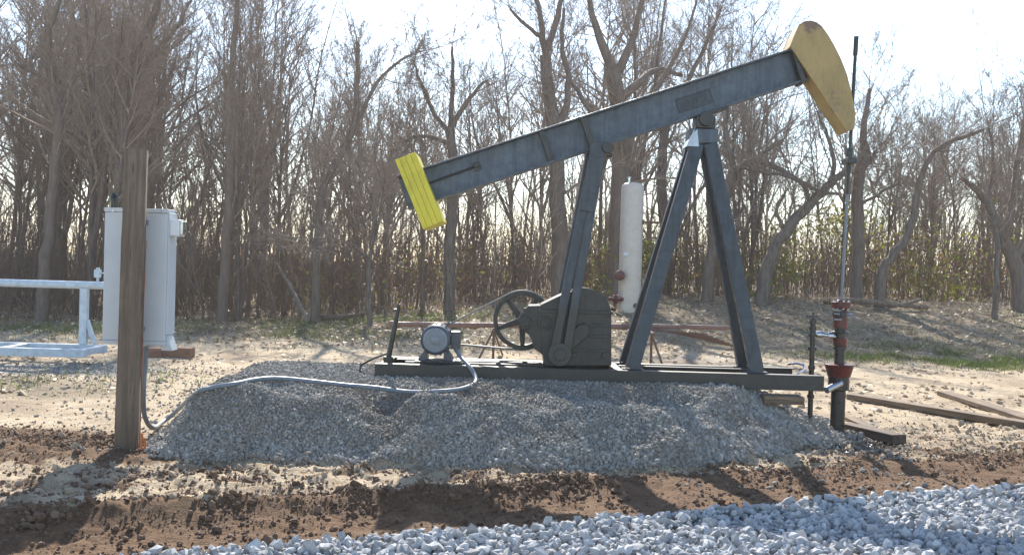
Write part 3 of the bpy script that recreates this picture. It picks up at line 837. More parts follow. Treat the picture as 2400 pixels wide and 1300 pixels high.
for yy in (9.945, 10.455):
    a = Vector((sh.x, yy, sh.z)); b = Vector((pE.x, yy, pE.z)); d = (b - a).normalized(); nn = Vector((-d.z, 0, d.x))
    mb = MB().prism([(v.x, v.z) for v in (a + nn * 0.03 - d * 0.07, a - nn * 0.03 - d * 0.07, a - nn * 0.07 - d * 0.02, b - nn * 0.06 + d * 0.04, b + nn * 0.06 + d * 0.04, a + nn * 0.07 - d * 0.02)], yy - 0.022, yy + 0.022)
    mb.build('crank_arm', M['slate_dark'], pj, bevel=0.006)

# flywheel sheave, belt, motor
YW = 10.52
wc = at(1224, 750, YW); WR = 0.305
mb = MB(); prof = [(WR - 0.045, -0.045), (WR, -0.045), (WR, 0.045), (WR - 0.045, 0.045)]
nseg = 56; vs = []; fs = []
for i in range(nseg):
    g = 2 * math.pi * i / nseg
    for r, h in prof: vs.append((wc.x + r * math.cos(g), YW + h, wc.z + r * math.sin(g)))
for i in range(nseg):
    for j in range(4):
        fs.append((i * 4 + j, i * 4 + (j + 1) % 4, ((i + 1) % nseg) * 4 + (j + 1) % 4, ((i + 1) % nseg) * 4 + j))
mb.add(vs, [tuple(reversed(q)) for q in fs])
fly = mb.build('flywheel', M['slate_dark'], pj, smooth=True, bevel=0.004)
for k in range(5):
    g = R(200 + 72 * k); d = Vector((math.cos(g), 0, math.sin(g))); nn = Vector((-d.z, 0, d.x)); c = Vector((wc.x, 0, wc.z))
    MB().prism([((c + d * a + nn * b).x, (c + d * a + nn * b).z) for a, b in ((0.05, -0.035), (WR - 0.046, -0.022), (WR - 0.046, 0.022), (0.05, 0.035))], YW - 0.016, YW + 0.016).build('spoke', M['slate_dark'], fly, bevel=0.004)
MB().cyl((wc.x, YG1 - 0.06, wc.z), (wc.x, YW + 0.06, wc.z), 0.052, 20).build('hub', M['slate_dark'], fly, smooth=True)

mc = at(1020, 797, 9.98); MRR = 0.152
mot = MB().lathe([(MRR * 0.86, 0), (MRR * 0.97, 0.012), (MRR, 0.04), (MRR, 0.36), (MRR * 0.95, 0.40), (MRR * 0.6, 0.42)], (mc.x, 9.98, mc.z), (0, 1, 0), 36).build('electric_motor', M['motor'], pj, smooth=True)
mb = MB()
mb.lathe([(0.122, -0.001), (0.122, -0.004), (0.115, -0.008), (0.098, -0.008), (0.094, -0.004), (0.001, -0.0045)], (mc.x, 9.98, mc.z), (0, 1, 0), 40)
mb.lathe([(0.048, -0.006), (0.048, -0.014), (0.04, -0.02), (0.015, -0.022), (0.001, -0.022)], (mc.x, 9.98, mc.z), (0, 1, 0), 30)
for k in range(12):
    g = k * math.pi / 6; d = Vector((math.cos(g), 0, math.sin(g)))
    if k % 3: mb.box(Vector((mc.x, 9.9725, mc.z)) + d * 0.072, (0.036, 0.007, 0.012), Matrix.Rotation(-g, 3, 'Y'))
mb.build('end_grille', M['motor_face'], mot, smooth=True)
mb = MB()
for k in range(20):
    g = 2 * math.pi * k / 20; d = Vector((math.cos(g), 0, math.sin(g)))
    mb.box(Vector((mc.x, 10.18, mc.z)) + d * (MRR + 0.004), (0.018, 0.28, 0.006), Matrix.Rotation(-g, 3, 'Y'))
mb.cyl((mc.x - 0.12, 10.05, mc.z + 0.08), (mc.x - 0.165, 10.05, mc.z + 0.15), 0.008, 8)
mb.cyl((mc.x + 0.08, 10.1, mc.z + 0.1), (mc.x + 0.13, 10.1, mc.z + 0.175), 0.012, 8)
mb.build('cooling_fin', M['motor'], mot)
mb = MB()
zf = ZT + 0.02
for sx in (-1, 1):
    mb.prism([(mc.x + sx * 0.17, zf), (mc.x + sx * 0.17, zf + 0.022), (mc.x + sx * 0.11, zf + 0.10), (mc.x + sx * 0.085, zf + 0.10), (mc.x + sx * 0.085, zf)], 10.03, 10.33)
mb.bb(mc.x - 0.20, mc.x + 0.20, 9.94, 10.00, ZT + 0.0005, ZT + 0.019).bb(mc.x - 0.20, mc.x + 0.20, 10.04, 10.10, ZT + 0.014, ZT + 0.032) if False else mb.bb(mc.x - 0.2, mc.x + 0.2, 9.95, 10.40, ZT + 0.013, ZT + 0.0195)
mb.build('motor_foot', M['motor'], mot, bevel=0.004)
j0 = at(1055, 818, 10.06); j1 = at(1079, 777, 10.06)
MB().bb(j0.x, j1.x, 10.06, 10.24, j0.z, j1.z).bb(j0.x - 0.03, j0.x - 0.0005, 10.1, 10.2, j0.z + 0.04, j1.z - 0.03).build('junction_box', M['motor'], mot, bevel=0.008)
PR = 0.058
MB().lathe([(PR, -0.04), (PR, 0.04)], (mc.x, YW, mc.z), (0, 1, 0), 24).cyl((mc.x, 10.38, mc.z), (mc.x, YW + 0.05, mc.z), 0.02, 12).build('pulley', M['slate_dark'], mot, smooth=True)
# belt round pulley and flywheel
dv = Vector((wc.x - mc.x, 0, wc.z - mc.z)); D = dv.length; ang = math.atan2(dv.z, dv.x); off = math.acos(-(WR - PR) / D)
off2 = math.asin((WR - PR) / D)
pts = []
tu = ang + math.pi / 2 + off2; tl = ang - math.pi / 2 - off2
for k in range(13):
    g = tu + (tl + 2 * math.pi - tu) * k / 12
    pts.append((mc.x + (PR + 0.006) * math.cos(g), mc.z + (PR + 0.006) * math.sin(g)))
for k in range(25):
    g = tl + (tu - tl) * k / 24
    pts.append((wc.x + (WR + 0.006) * math.cos(g), wc.z + (WR + 0.006) * math.sin(g)))
mb = MB(); n = len(pts)
c_ = Vector(((mc.x + wc.x) / 2, (mc.z + wc.z) / 2))
vs = []
for i, (a, b) in enumerate(pts):
    pa = Vector(pts[i - 1]); pb = Vector(pts[(i + 1) % n]); tn = (pb - pa).normalized(); no = Vector((-tn.y, tn.x)) * 0.008
    for sx, yy in ((1, YW - 0.03), (1, YW + 0.03), (-1, YW + 0.03), (-1, YW - 0.03)):
        vs.append((a + no.x * sx, yy, b + no.y * sx))
fs = [(i * 4 + j, ((i + 1) % n) * 4 + j, ((i + 1) % n) * 4 + (j + 1) % 4, i * 4 + (j + 1) % 4) for i in range(n) for j in range(4)]
mb.add(vs, fs).build('drive_belt', M['belt'], pj)

# brake lever and bent guard bar at the tail of the skid
a = at(909, 846, 10.05); b = at(935, 716, 10.05)
mb = MB().tube([a, a + (b - a) * 0.72, b], [0.028, 0.024, 0.018], 10)
mb.bb(a.x - 0.04, a.x + 0.05, 10.0, 10.1, ZT - 0.01, ZT + 0.05)
k = b + (a - b) * 0.08; mb.cyl((b.x, 9.99, b.z + 0.005), (b.x, 10.11, b.z + 0.005), 0.014, 8).cyl((k.x - 0.04, 10.05, k.z), (k.x, 10.05, k.z), 0.012, 8)
mb.build('brake_lever', M['slate_dark'], pj, smooth=True)
gp = [at(906, 828, 10.35), at(876, 839, 10.2), at(846, 855, 10.05), at(843, 868, 10.02), at(852, 880, 9.95), at(877, 889, 9.86)]
MB().tube(gp, 0.011, 8).build('guard_bar', M['slate_dark'], pj, smooth=True)
gp = [at(1846, 852, 10.45), at(1870, 851, 10.4), at(1885, 856, 10.36), at(1886, 866, 10.3), at(1874, 874, 10.2), at(1860, 878, 10.1)]
MB().tube(gp, 0.012, 8).build('hook_bar', M['steel'], pj, smooth=True)

# ------------------------------------------------------------------ polished rod and wellhead
wx = at(1967, 850, YC).x
ra = at(2007, 86, YC); rb = at(1972.5, 702, YC)
pr = empty('polished_rod', (rb.x, YC, rb.z), 'long thin polished rod rising from the wellhead past the horsehead tip', 'rod')


def rod_pt(py):
    k = (702 - py) / (702 - 86); return rb + (ra - rb) * k


MB().tube([rod_pt(455), rod_pt(715)], 0.0135, 10).build('bright_section', M['galv'], pr, smooth=True)
MB().tube([rod_pt(92), rod_pt(454)], 0.017, 10).cyl(rod_pt(86), rod_pt(130), 0.024, 10).build('liner', M['slate_dark'], pr, smooth=True)
MB().cyl(rod_pt(348), rod_pt(368), 0.034, 12).build('rod_clamp', M['black'], pr, smooth=True)
MB().cyl(rod_pt(388), rod_pt(402), 0.028, 12).build('rod_clamp', M['black'], pr, smooth=True)


def zat(py, px=1967): return at(px, py, YC).z


wz = H(wx, YC)
wh = empty('wellhead', (wx, YC, wz), 'red and oily black wellhead at the right end of the pumpjack skid', 'wellhead')


def stack(name, items, mat, parent=wh, label=None):
    mb = MB()
    for (t0, t1, hw, hw2) in items:
        z0, z1 = zat(t1), zat(t0)
        mb.lathe([(hw2 / 230.0, 0), (hw / 230.0, z1 - z0)], (wx, YC, z0), (0, 0, 1), 20)
    return mb.build(name, mat, parent, smooth=True, bevel=0.003, label=label)


stack('stuffing_box', [(702, 707, 10, 12), (707, 722, 23, 22), (722, 729, 12, 15), (742, 769, 17, 17)], M['red'])
stack('collar', [(729, 742, 19, 19)], M['black'])
stack('collar', [(769, 780, 13, 13), (776, 779.5, 20, 20)], M['black'])
stack('tubing', [(780, 853, 12, 12), (812, 818, 16, 16)], M['black'])
stack('union', [(792, 812, 17, 15)], M['red'])
stack('casing_head', [(853, 857, 34, 33), (857, 882, 33, 26)], M['red'], label='wide red casing head with a paler rim')
zb_ = wz - 0.05
mb = MB().lathe([(0.072, 0), (0.072, zat(915) - zb_), (0.105, zat(912) - zb_), (0.105, zat(882) - zb_)], (wx, YC, zb_), (0, 0, 1), 22)
mb.build('casing', M['black'], wh, smooth=True)
mb = MB()
for sx, py in ((-1, 735), (1, 735), (-1, 727), (1, 741), (-1, 748)):
    mb.cyl((wx, YC - 0.06, zat(py)), (wx + sx * 0.095, YC - 0.07, zat(py)), 0.012, 8)
for k in range(8):
    g = k * math.pi / 4; mb.cyl((wx + 0.075 * math.cos(g), YC + 0.075 * math.sin(g), zat(724)), (wx + 0.075 * math.cos(g), YC + 0.075 * math.sin(g), zat(703)), 0.01, 6)
mb.build('bolt', M['steel'], wh, smooth=True)
p0 = at(1970, 897, 10.08); p1 = at(1937, 914, 9.98)
MB().cyl(p0, p1, 0.034, 16).build('side_outlet', M['steel'], wh, smooth=True, label='shiny stub of pipe catching the sun')
vx = at(1904, 800, YC).x
mb = MB().cyl((wx - 0.05, YC, zat(789)), (vx + 0.02, YC, zat(783)), 0.026, 14)
mb.lathe([(0.042, 0), (0.042, 0.06)], (wx - 0.13, YC, zat(787)), (1, 0, 0), 14).lathe([(0.038, 0), (0.038, 0.05)], (vx + 0.04, YC, zat(785)), (1, 0, 0), 14)
mb.cyl((wx - 0.17, YC, zat(785)), (wx - 0.17, YC, zat(770)), 0.012, 8)
mb.build('flow_tee', M['steel'], wh, smooth=True)
vz = H(vx, YC) - 0.03
mb = MB().cyl((vx, YC, vz), (vx, YC, zat(748)), 0.026, 14)
for py, r in ((755, 0.036), (770, 0.036), (786, 0.04), (818, 0.046), (862, 0.035), (930, 0.036)):
    mb.cyl((vx, YC, zat(py + 4)), (vx, YC, zat(py - 4)), r, 14)
mb.bb(vx - 0.07, vx + 0.055, YC - 0.012, YC + 0.012, zat(745), zat(740)).cyl((vx, YC, zat(750)), (vx, YC, zat(733)), 0.012, 8)
mb.build('bleed_pipe', M['black'], wh, smooth=True)

# ------------------------------------------------------------------ post, electrical box, conduit
YPOST = 8.6
pb = ground_at(296, 1052); YPOST = pb.y
ptop = at(320, 352, YPOST)
post = empty('utility_post', (pb.x, YPOST, H(pb.x, YPOST)), 'square weathered brown wooden post in front of the grey electrical box', 'post')
lean = Vector((ptop.x - pb.x, 0.0, ptop.z - pb.z)); w = 0.185
mb = MB(); vs = []; fs = []; nr = 15; PROT = Matrix.Rotation(R(17), 3, 'Z')
random.seed(5)
for i in range(nr):
    k = i / (nr - 1); c = Vector((pb.x, YPOST, pb.z - 0.25)) + (lean + Vector((0, 0, 0.25))) * k
    for sx, sy in ((-1, -1), (-0.82, -1.04), (0.82, -1.04), (1, -1), (1.03, 0.8), (1, 1), (-1, 1), (-1.03, 0.8)):
        vs.append(c + PROT @ Vector((sx * w / 2 * (1 - 0.05 * k) + random.uniform(-.002, .002), sy * w / 2 + random.uniform(-.002, .002), 0)))
for i in range(nr - 1):
    for j in range(8): fs.append((i * 8 + j, i * 8 + (j + 1) % 8, (i + 1) * 8 + (j + 1) % 8, (i + 1) * 8 + j))
fs += [tuple(range((nr - 1) * 8, nr * 8))]
mb.add(vs, fs).build('shaft', M['post'], post)
a = at(326, 400, YPOST + 0.02); b = at(318, 1030, YPOST + 0.02)
ux = lean.normalized()
wp = [Vector((pb.x + w / 2 + 0.012, YPOST - 0.0, pb.z)) + lean * k + Vector((0.004 * math.sin(9 * k) + 0.004, 0, 0)) for k in (0.0, 0.1, 0.2, 0.35, 0.5, 0.7)]
MB().tube(wp, 0.004, 6).build('ground_wire', M['copper'], post, smooth=True)

YB = YPOST + w / 2 + 0.055
e0 = at(236, 806, YB); e1 = at(391, 490, YB)
ex0, ex1 = at(240, 650, YB).x, at(388, 650, YB).x
eb = empty('electrical_box', ((ex0 + ex1) / 2, YB + 0.12, e0.z), 'tall pale grey electrical box fixed behind the wooden post', 'electrical box')
MB().bb(ex0, ex1, YB + 0.02, YB + 0.20, e0.z + 0.035, e1.z - 0.035).build('body', M['boxgrey'], eb, bevel=0.006)
MB().bb(ex0 - 0.004, ex1 + 0.004, YB + 0.012, YB + 0.205, e1.z - 0.034, e1.z).build('end_cap', M['boxgrey'], eb, bevel=0.004)
mb = MB().bb(ex0 - 0.003, ex1 + 0.003, YB + 0.014, YB + 0.205, e0.z, e0.z + 0.034)
mb.build('end_cap', M['boxgrey'], eb, bevel=0.004)
MB().bb(ex1 + 0.001, ex1 + 0.014, YB + 0.03, YB + 0.22, e0.z + 0.09, e1.z - 0.03).build('door', M['boxgrey'], eb, bevel=0.003)
mb = MB().prism([(ex1 + 0.001, e0.z + 0.085), (ex1 + 0.012, e0.z + 0.085), (ex1 + 0.055, e0.z - 0.045), (ex1 - 0.04, e0.z - 0.045), (ex1 - 0.04, e0.z - 0.001), (ex1 + 0.001, e0.z - 0.001)], YB + 0.05, YB + 0.19)
mb.build('bracket', M['boxgrey'], eb, bevel=0.003)
m0 = at(400, 553, YB + 0.05); m1 = at(426, 515, YB + 0.05)
mp_ = MB().bb(ex1 + 0.015, m1.x - 0.012, YB + 0.03, YB + 0.17, m0.z, m1.z).build('meter_socket', M['plastic'], eb, bevel=0.006)
MB().bb(m1.x - 0.0115, m1.x + 0.012, YB + 0.045, YB + 0.155, m0.z + 0.015, m1.z - 0.015).build('meter_window', M['steel'], mp_, bevel=0.004)
vv = at(267, 492, YB + 0.16)
MB().lathe([(0.03, -0.01), (0.03, 0.08), (0.036, 0.085), (0.034, 0.115), (0.018, 0.145)], (vv.x, YB + 0.16, vv.z), (0, 0, 1), 16).build('weather_cap', M['black'], eb, smooth=True)
for px in (264, 378):
    q = at(px, 494, YB); MB().cyl((q.x, YB + 0.005, q.z), (q.x, YB + 0.0115, q.z), 0.007, 8).build('screw', M['steel'], eb)
# hanging rails that hold the box to the post
for zz in (e1.z - 0.12, e0.z + 0.14):
    k = (zz - pb.z) / lean.z; c = pb.x + lean.x * k
    MB().bb(c - 0.06, c + 0.06, YPOST + w / 2 - 0.02, YB + 0.0195, zz - 0.02, zz + 0.02).build('mounting_rail', M['galv'], eb)

cpix = [(1066, 815, 10.1), (1080, 836, 9.95), (1100, 858, 9.75), (1113, 880, 9.65), (1113, 897, 9.5)]
cp = [at(*q) for q in cpix]


def rest(px, py, r=0.02):
    """conduit point lying on the heap along the sight line of a pixel"""
    d = CAM_F + CAM_R * ((px - CX) / FPX) + CAM_U * ((CY - py) / FPX)
    Y = 7.5
    while Y < 14:
        p = CAM_C + d * (Y / d.y)
        if p.z < H(p.x, p.y) + r + 0.012: break
        Y += 0.02
    return p


for q in ((1085, 910), (1040, 916), (960, 918), (880, 908), (800, 901), (720, 892), (650, 886), (600, 889), (550, 899), (500, 907), (462, 922), (430, 947), (402, 973), (378, 991)):
    p = rest(*q); cp.append(p)
ys = [p.y for p in cp[5:]]
for i, p in enumerate(cp[5:]):                      # an even run along the heap's shoulder
    j = i + 5
    yy = sum(ys[max(0, i - 2):i + 3]) / len(ys[max(0, i - 2):i + 3])
    d = (p - CAM_C) / (p - CAM_C).y; Y = 7.6
    while Y < yy:
        q = CAM_C + d * Y
        if q.z < H(q.x, q.y) + 0.035: break
        Y += 0.02
    q = CAM_C + d * min(Y, yy); q.z = max(q.z, H(q.x, q.y) + 0.03); cp[j] = q
Yb = YB + 0.1
for q in ((362, 1002), (348, 994), (338, 968), (336, 920), (339, 870), (343, 812)):
    k = {362: 0.5, 348: 0.75, 338: 0.9}.get(q[0], 1.0)
    cp.append(at(q[0], q[1], cp[18].y * (1 - k) + Yb * k))


def catmull(P, n=6):
    out = []
    for i in range(len(P) - 1):
        p0, p1, p2, p3 = P[max(i - 1, 0)], P[i], P[i + 1], P[min(i + 2, len(P) - 1)]
        for j in range(n):
            t_ = j / n
            out.append(0.5 * ((2 * p1) + (p2 - p0) * t_ + (2 * p0 - 5 * p1 + 4 * p2 - p3) * t_ ** 2 + (3 * p1 - p0 - 3 * p2 + p3) * t_ ** 3))
    return out + [P[-1]]


cond = MB().tube(catmull(cp), 0.021, 10).build('conduit', M['galv'], None, smooth=True)
tag(cond, 'grey flexible conduit snaking over the gravel heap from electrical box to motor', 'conduit')

sk = ground_at(331, 1056)
mb = MB()
for ddx, h_, ln in ((0.0, 0.17, 0.012), (0.03, 0.13, -0.02)):
    mb.box((sk.x + ddx, sk.y, sk.z + h_ / 2 - 0.02), (0.018, 0.006, h_), Matrix.Rotation(ln * 4, 3, 'Y'))
tag(mb.build('marker_stake', M['orange'], None), 'small orange marker stake in the soil beside the post foot', 'stake')

# ------------------------------------------------------------------ pale pipe frame on the left
YL = 15.2
fr = at(120, 815, YL)
mf = empty('pipe_manifold', (fr.x, YL, H(fr.x, YL)), 'pale blue-white pipe frame on a low skid behind the electrical box', 'pipe frame')
pz = at(200, 668, YL).z; xR = at(262, 668, YL).x; xL = at(-260, 660, YL).x
MB().cyl((xL, YL, pz), (xR, YL, pz), 0.058, 20).build('header_pipe', M['white'], mf, smooth=True)
zg = at(200, 806, YL).z
for px in (197, -140):
    q = at(px, 740, YL)
    MB().bb(q.x - 0.055, q.x + 0.055, YL - 0.05, YL + 0.05, zg, pz - 0.05).build('upright', M['white'], mf, bevel=0.004)
    MB().extrude([(-0.03, -0.03), (0.03, -0.03), (0.03, 0.03), (-0.03, 0.03)], (q.x + 0.05, YL, zg + 0.36), (q.x + 0.17, YL, zg + 0.01), (0, 1, 0)).build('brace', M['white'], mf, bevel=0.003)
zs = zg - 0.005
for yy in (YL - 0.75, YL):
    MB().bb(xL, at(246, 812, YL).x + 0.02, yy - 0.05, yy + 0.05, zs - 0.12, zs - (0.0 if yy == YL else 0.004)).build('skid_beam', M['white'], mf, bevel=0.006)
for px in (238, 60, -140):
    q = at(px, 812, YL).x; MB().bb(q - 0.05, q + 0.05, YL - 0.699, YL - 0.051, zs - 0.10, zs - 0.008).build('cross_beam', M['white'], mf, bevel=0.004)
vq = at(229, 655, YL)
MB().cyl((vq.x, YL, pz + 0.05), (vq.x, YL, pz + 0.13), 0.02, 10).bb(vq.x - 0.045, vq.x + 0.04, YL - 0.04, YL + 0.04, pz + 0.12, pz + 0.24).cyl((vq.x, YL, pz + 0.24), (vq.x, YL, pz + 0.27), 0.03, 10).cyl((vq.x + 0.04, YL, pz + 0.19), (vq.x + 0.09, YL, pz + 0.19), 0.012, 8).build('valve', M['white'], mf, smooth=True, bevel=0.003)
# timber blocks
for (a, b, py, hh_, nm, lb) in ((332, 378, 838, 0.15, 'timber_block', 'short reddish timber block under the electrical box, nearer the post'), (379, 446, 838, 0.16, 'timber_block', 'longer reddish timber block lying right of the electrical box foot')):
    g = ground_at((a + b) / 2, py); p0 = at(a, py, g.y).x; p1 = at(b, py, g.y).x
    o = MB().bb(p0, p1, g.y, g.y + 0.24, H((p0 + p1) / 2, g.y) - 0.02, H((p0 + p1) / 2, g.y) + hh_).build(nm, M['timber'], None, bevel=0.012)
    tag(o, lb, 'timber', 'timber blocks by the electrical box')

# ------------------------------------------------------------------ vertical vessel behind
YS = 26.0
vb = at(1474, 741, YS); vt = at(1481, 428, YS); vr = 26.5 / FPX * YS
gz = H(vb.x, YS)
ves = empty('separator_vessel', (vb.x, YS, gz), 'tall cream upright separator vessel between pitman arm and samson post', 'separator tank')
hs = vt.z - gz
MB().lathe([(vr, 0.25), (vr, hs - 0.14), (vr * 0.93, hs - 0.07), (vr * 0.7, hs - 0.02), (vr * 0.3, hs), (0.02, hs + 0.002)], (vb.x, YS, gz), (0, 0, 1), 36).build('shell', M['cream'], ves, smooth=True)
MB().lathe([(vr * 1.02, -0.05), (vr * 1.02, 0.248)], (vb.x, YS, gz), (0, 0, 1), 36).build('skirt', M['cream'], ves, smooth=True)
pq = at(1461, 424, YS); MB().cyl((vb.x - 0.1, YS, vt.z - 0.06), (vb.x - 0.1, YS, vt.z + 0.12), 0.04, 12).cyl((vb.x - 0.1, YS, vt.z + 0.12), (vb.x - 0.1, YS, vt.z + 0.14), 0.06, 12).build('top_nozzle', M['steel'], ves, smooth=True)
pz2 = at(1505, 521, YS)
MB().cyl((vb.x + vr * 0.6, YS - 0.1, pz2.z), (at(1543, 521, YS).x, YS - 0.1, pz2.z), 0.03, 10).cyl((vb.x + vr * 0.9, YS - 0.1, pz2.z), (vb.x + vr * 0.9 + 0.05, YS - 0.1, pz2.z), 0.07, 12).build('side_pipe', M['rust'], ves, smooth=True)
q = at(1467, 595, YS - vr); MB().box((q.x, YS - vr * 0.985, q.z), (0.12, 0.02, 0.09)).build('data_plate', M['tagw'], ves)
q = at(1450, 645, YS - 0.1)
MB().lathe([(0.05, 0), (0.13, 0.02), (0.13, 0.14), (0.05, 0.18)], (q.x, YS - vr - 0.12, q.z), (0, 1, 0), 20).cyl((q.x, YS - vr, q.z), (q.x + 0.2, YS - 0.1, q.z), 0.05, 12).build('level_controller', M['red'], ves, smooth=True)
q = at(1441, 700, YS - 0.1)
MB().cyl((q.x - 0.18, YS - 0.2, q.z), (vb.x - vr * 0.6, YS - 0.2, q.z), 0.045, 12).lathe([(0.11, 0), (0.11, 0.12)], (q.x - 0.05, YS - 0.2, q.z), (1, 0, 0), 16).cyl((q.x, YS - 0.2, q.z), (q.x, YS - 0.2, q.z + 0.15), 0.03, 10).cyl((q.x, YS - 0.2, q.z), (q.x, YS - 0.2, gz), 0.04, 10).build('dump_valve', M['red'], ves, smooth=True)
q = at(1487, 727, YS); MB().cyl((q.x, YS - vr * 1.06, gz + 0.16), (q.x, YS - vr * 0.9, gz + 0.16), 0.07, 14).build('drain_port', M['black'], ves, smooth=True)

# ------------------------------------------------------------------ pipe rack with pipes and rods
YR = 17.0
zr = at(1156, 770, YR).z
gq = at(1340, 800, YR); rk = empty('pipe_rack', (gq.x, YR, H(gq.x, YR)), 'rusty trestle pipe rack standing on the sand behind the gearbox', 'pipe rack')
for px, px2 in ((1157, 1118), (1527, 1556)):
    q = at(px, 790, YR); zz = H(q.x, YR)
    MB().cyl((q.x, YR, zz - 0.05), (q.x, YR, zr), 0.022, 8).build('leg', M['rust'], rk, smooth=True)
    q2 = at(px2, 830, YR); MB().cyl((q.x, YR, zr - 0.02), (q2.x, YR + 0.0, zz - 0.03), 0.018, 8).cyl((q.x, YR, zr - 0.02), (q.x + 0.15, YR + 1.1, zz + 0.02), 0.018, 8).build('brace', M['rust'], rk, smooth=True)
    MB().cyl((q.x, YR - 0.25, zr + 0.0), (q.x + 0.05, YR + 1.3, zr + 0.0), 0.024, 8).build('crossbar', M['rust'], rk, smooth=True)
a = at(916, 760, YR); b = at(1460, 748, YR); z_ = zr + 0.08
big = MB().cyl((a.x, YR + 0.05, a.z), (b.x, YR + 0.25, zr + 0.085), 0.044, 16).lathe([(0.065, -0.02), (0.065, 0.12)], (a.x, YR + 0.05, a.z), (1, 0, 0), 16)
tag(big.build('steel_pipe', M['rust_grey'], None, smooth=True), 'thick rusty pipe lying on the rack, its end capped behind the brake lever', 'pipe', 'pipes lying on the rack')
a = at(1300, 750, YR + 0.7); b = at(1712, 743, YR + 1.0)
tag(MB().cyl((a.x, YR + 0.7, zr + 0.066), (b.x, YR + 1.0, zr + 0.07), 0.04, 14).build('steel_pipe', M['rust_grey'], None, smooth=True), 'grey pipe on the rack with its end behind the samson post legs', 'pipe', 'pipes lying on the rack')
random.seed(9)
for k in range(7):
    y0 = YR + 0.35 + 0.1 * k; y1 = y0 + 0.1
    xa = at(1050 + 10 * k, 775, y0).x; xb = at(1560 + 14 * k, 775, y1).x
    droop = 0.05 + 0.045 * k
    p0 = Vector((xa, y0, zr + 0.03)); p2 = Vector((xb + 0.75, y1 + 0.1, zr + 0.02 - droop)); xm = at(1527, 775, y1).x
    pts = [Vector((xa, y0, zr + 0.035 - 0.018 * k)), Vector((at(1157, 775, y0).x, y0, zr + 0.033)), Vector((xm, y1, zr + 0.033)), p2]
    o = MB().tube(pts, 0.013, 6).build('sucker_rod', M['rust'], None, smooth=True)
    tag(o, 'thin rusty sucker rod lying in the loose fan of rods on the rack', 'rod', 'sucker rods fanned over the pipe rack')

# ------------------------------------------------------------------ planks
def plank(px0, py0, px1, py1, w_, h_, mat, label, yaw=None, name='plank'):
    a = ground_at(px0, py0); b = ground_at(px1, py1); a.z = H(a.x, a.y); b.z = H(b.x, b.y)
    d = (b - a); L = d.length; d.normalize(); sd_ = Vector((-d.y, d.x, 0)).normalized(); n_ = d.cross(sd_)
    mid = (a + b) / 2 + n_ * (h_ * 0.5 + 0.005)
    mb = MB()
    mb.box((0, 0, 0), (L, w_, h_))
    o = mb.build(name, mat, None, bevel=0.006)
    o.matrix_world = Matrix(((d.x, sd_.x, n_.x, mid.x), (d.y, sd_.y, n_.y, mid.y), (d.z, sd_.z, n_.z, mid.z), (0, 0, 0, 1)))
    tag(o, label, 'plank', 'planks on the ground by the wellhead')
    return o


plank(1995, 936, 2440, 1010, 0.18, 0.075, M['plank'], 'long squared plank running from the wellhead towards the frame edge')
plank(2212, 926, 2460, 1003, 0.20, 0.06, M['plank'], 'weathered plank lying farther back on the sand at right')
plank(1985, 1012, 2108, 1040, 0.16, 0.09, M['plank_dark'], 'short dark oily plank below the wellhead')
plank(1990, 982, 2052, 1012, 0.12, 0.03, M['plank'], 'thin pale board tilted in the oily mud by the wellhead foot')
g0 = rest(1786, 946, 0.0); g1 = rest(1880, 946, 0.0)
o = MB().bb(at(1786, 940, 9.7).x, at(1880, 940, 9.7).x, 9.62, 9.86, at(1830, 946, 9.65).z, at(1830, 928, 9.65).z).build('board', M['plank'], None, bevel=0.006)
tag(o, 'short flat board lying on gravel under the skid end', 'board')

# ------------------------------------------------------------------ trees
class Twigs:
    """branch tubes gathered as numpy arrays"""
    def __init__(self): self.V = []; self.F = []; self.n = 0

    def tube(self, P, r, k):
        P = np.asarray(P, float); m = len(P)
        T = np.gradient(P, axis=0); T /= np.linalg.norm(T, axis=1)[:, None] + 1e-9
        ref = np.array((0.3, 0.9, 0.31)) if abs(T[0, 2]) > 0.7 else np.array((0, 0, 1.0))
        A = np.cross(T, ref); A /= np.linalg.norm(A, axis=1)[:, None] + 1e-9; B = np.cross(T, A)
        g = np.arange(k) * 2 * math.pi / k
        V = P[:, None] + (A[:, None] * np.cos(g)[None, :, None] + B[:, None] * np.sin(g)[None, :, None]) * np.asarray(r)[:, None, None]
        i = np.arange(m - 1)[:, None] * k + np.arange(k)[None]; j = np.arange(m - 1)[:, None] * k + (np.arange(k)[None] + 1) % k
        self.V.append(V.reshape(-1, 3)); self.F.append(np.stack([i, j, j + k, i + k], -1).reshape(-1, 4) + self.n); self.n += m * k

    def arrays(self): return np.concatenate(self.V), np.concatenate(self.F)


def path(p, d, L, nseg, wander, up, rng):
    P = [np.array(p, float)]; d = np.array(d, float); d /= np.linalg.norm(d)
    for _ in range(nseg):
        d = d + rng.normal(0, wander, 3); d[2] += up; d /= np.linalg.norm(d)
        P.append(P[-1] + d * L / nseg)
    return np.array(P)


def along(P, t):
    f = t * (len(P) - 1); i = min(int(f), len(P) - 2); u = f - i
    d = P[i + 1] - P[i]
    return P[i] * (1 - u) + P[i + 1] * u, d / (np.linalg.norm(d) + 1e-9)


def side_dir(d, ang, rng, flat=0.0):
    q = rng.normal(size=3); q -= d * q.dot(d); q /= np.linalg.norm(q) + 1e-9
    return d * math.cos(ang) + q * math.sin(ang)


def unit(a): return a / (np.linalg.norm(a, axis=-1, keepdims=True) + 1e-9)


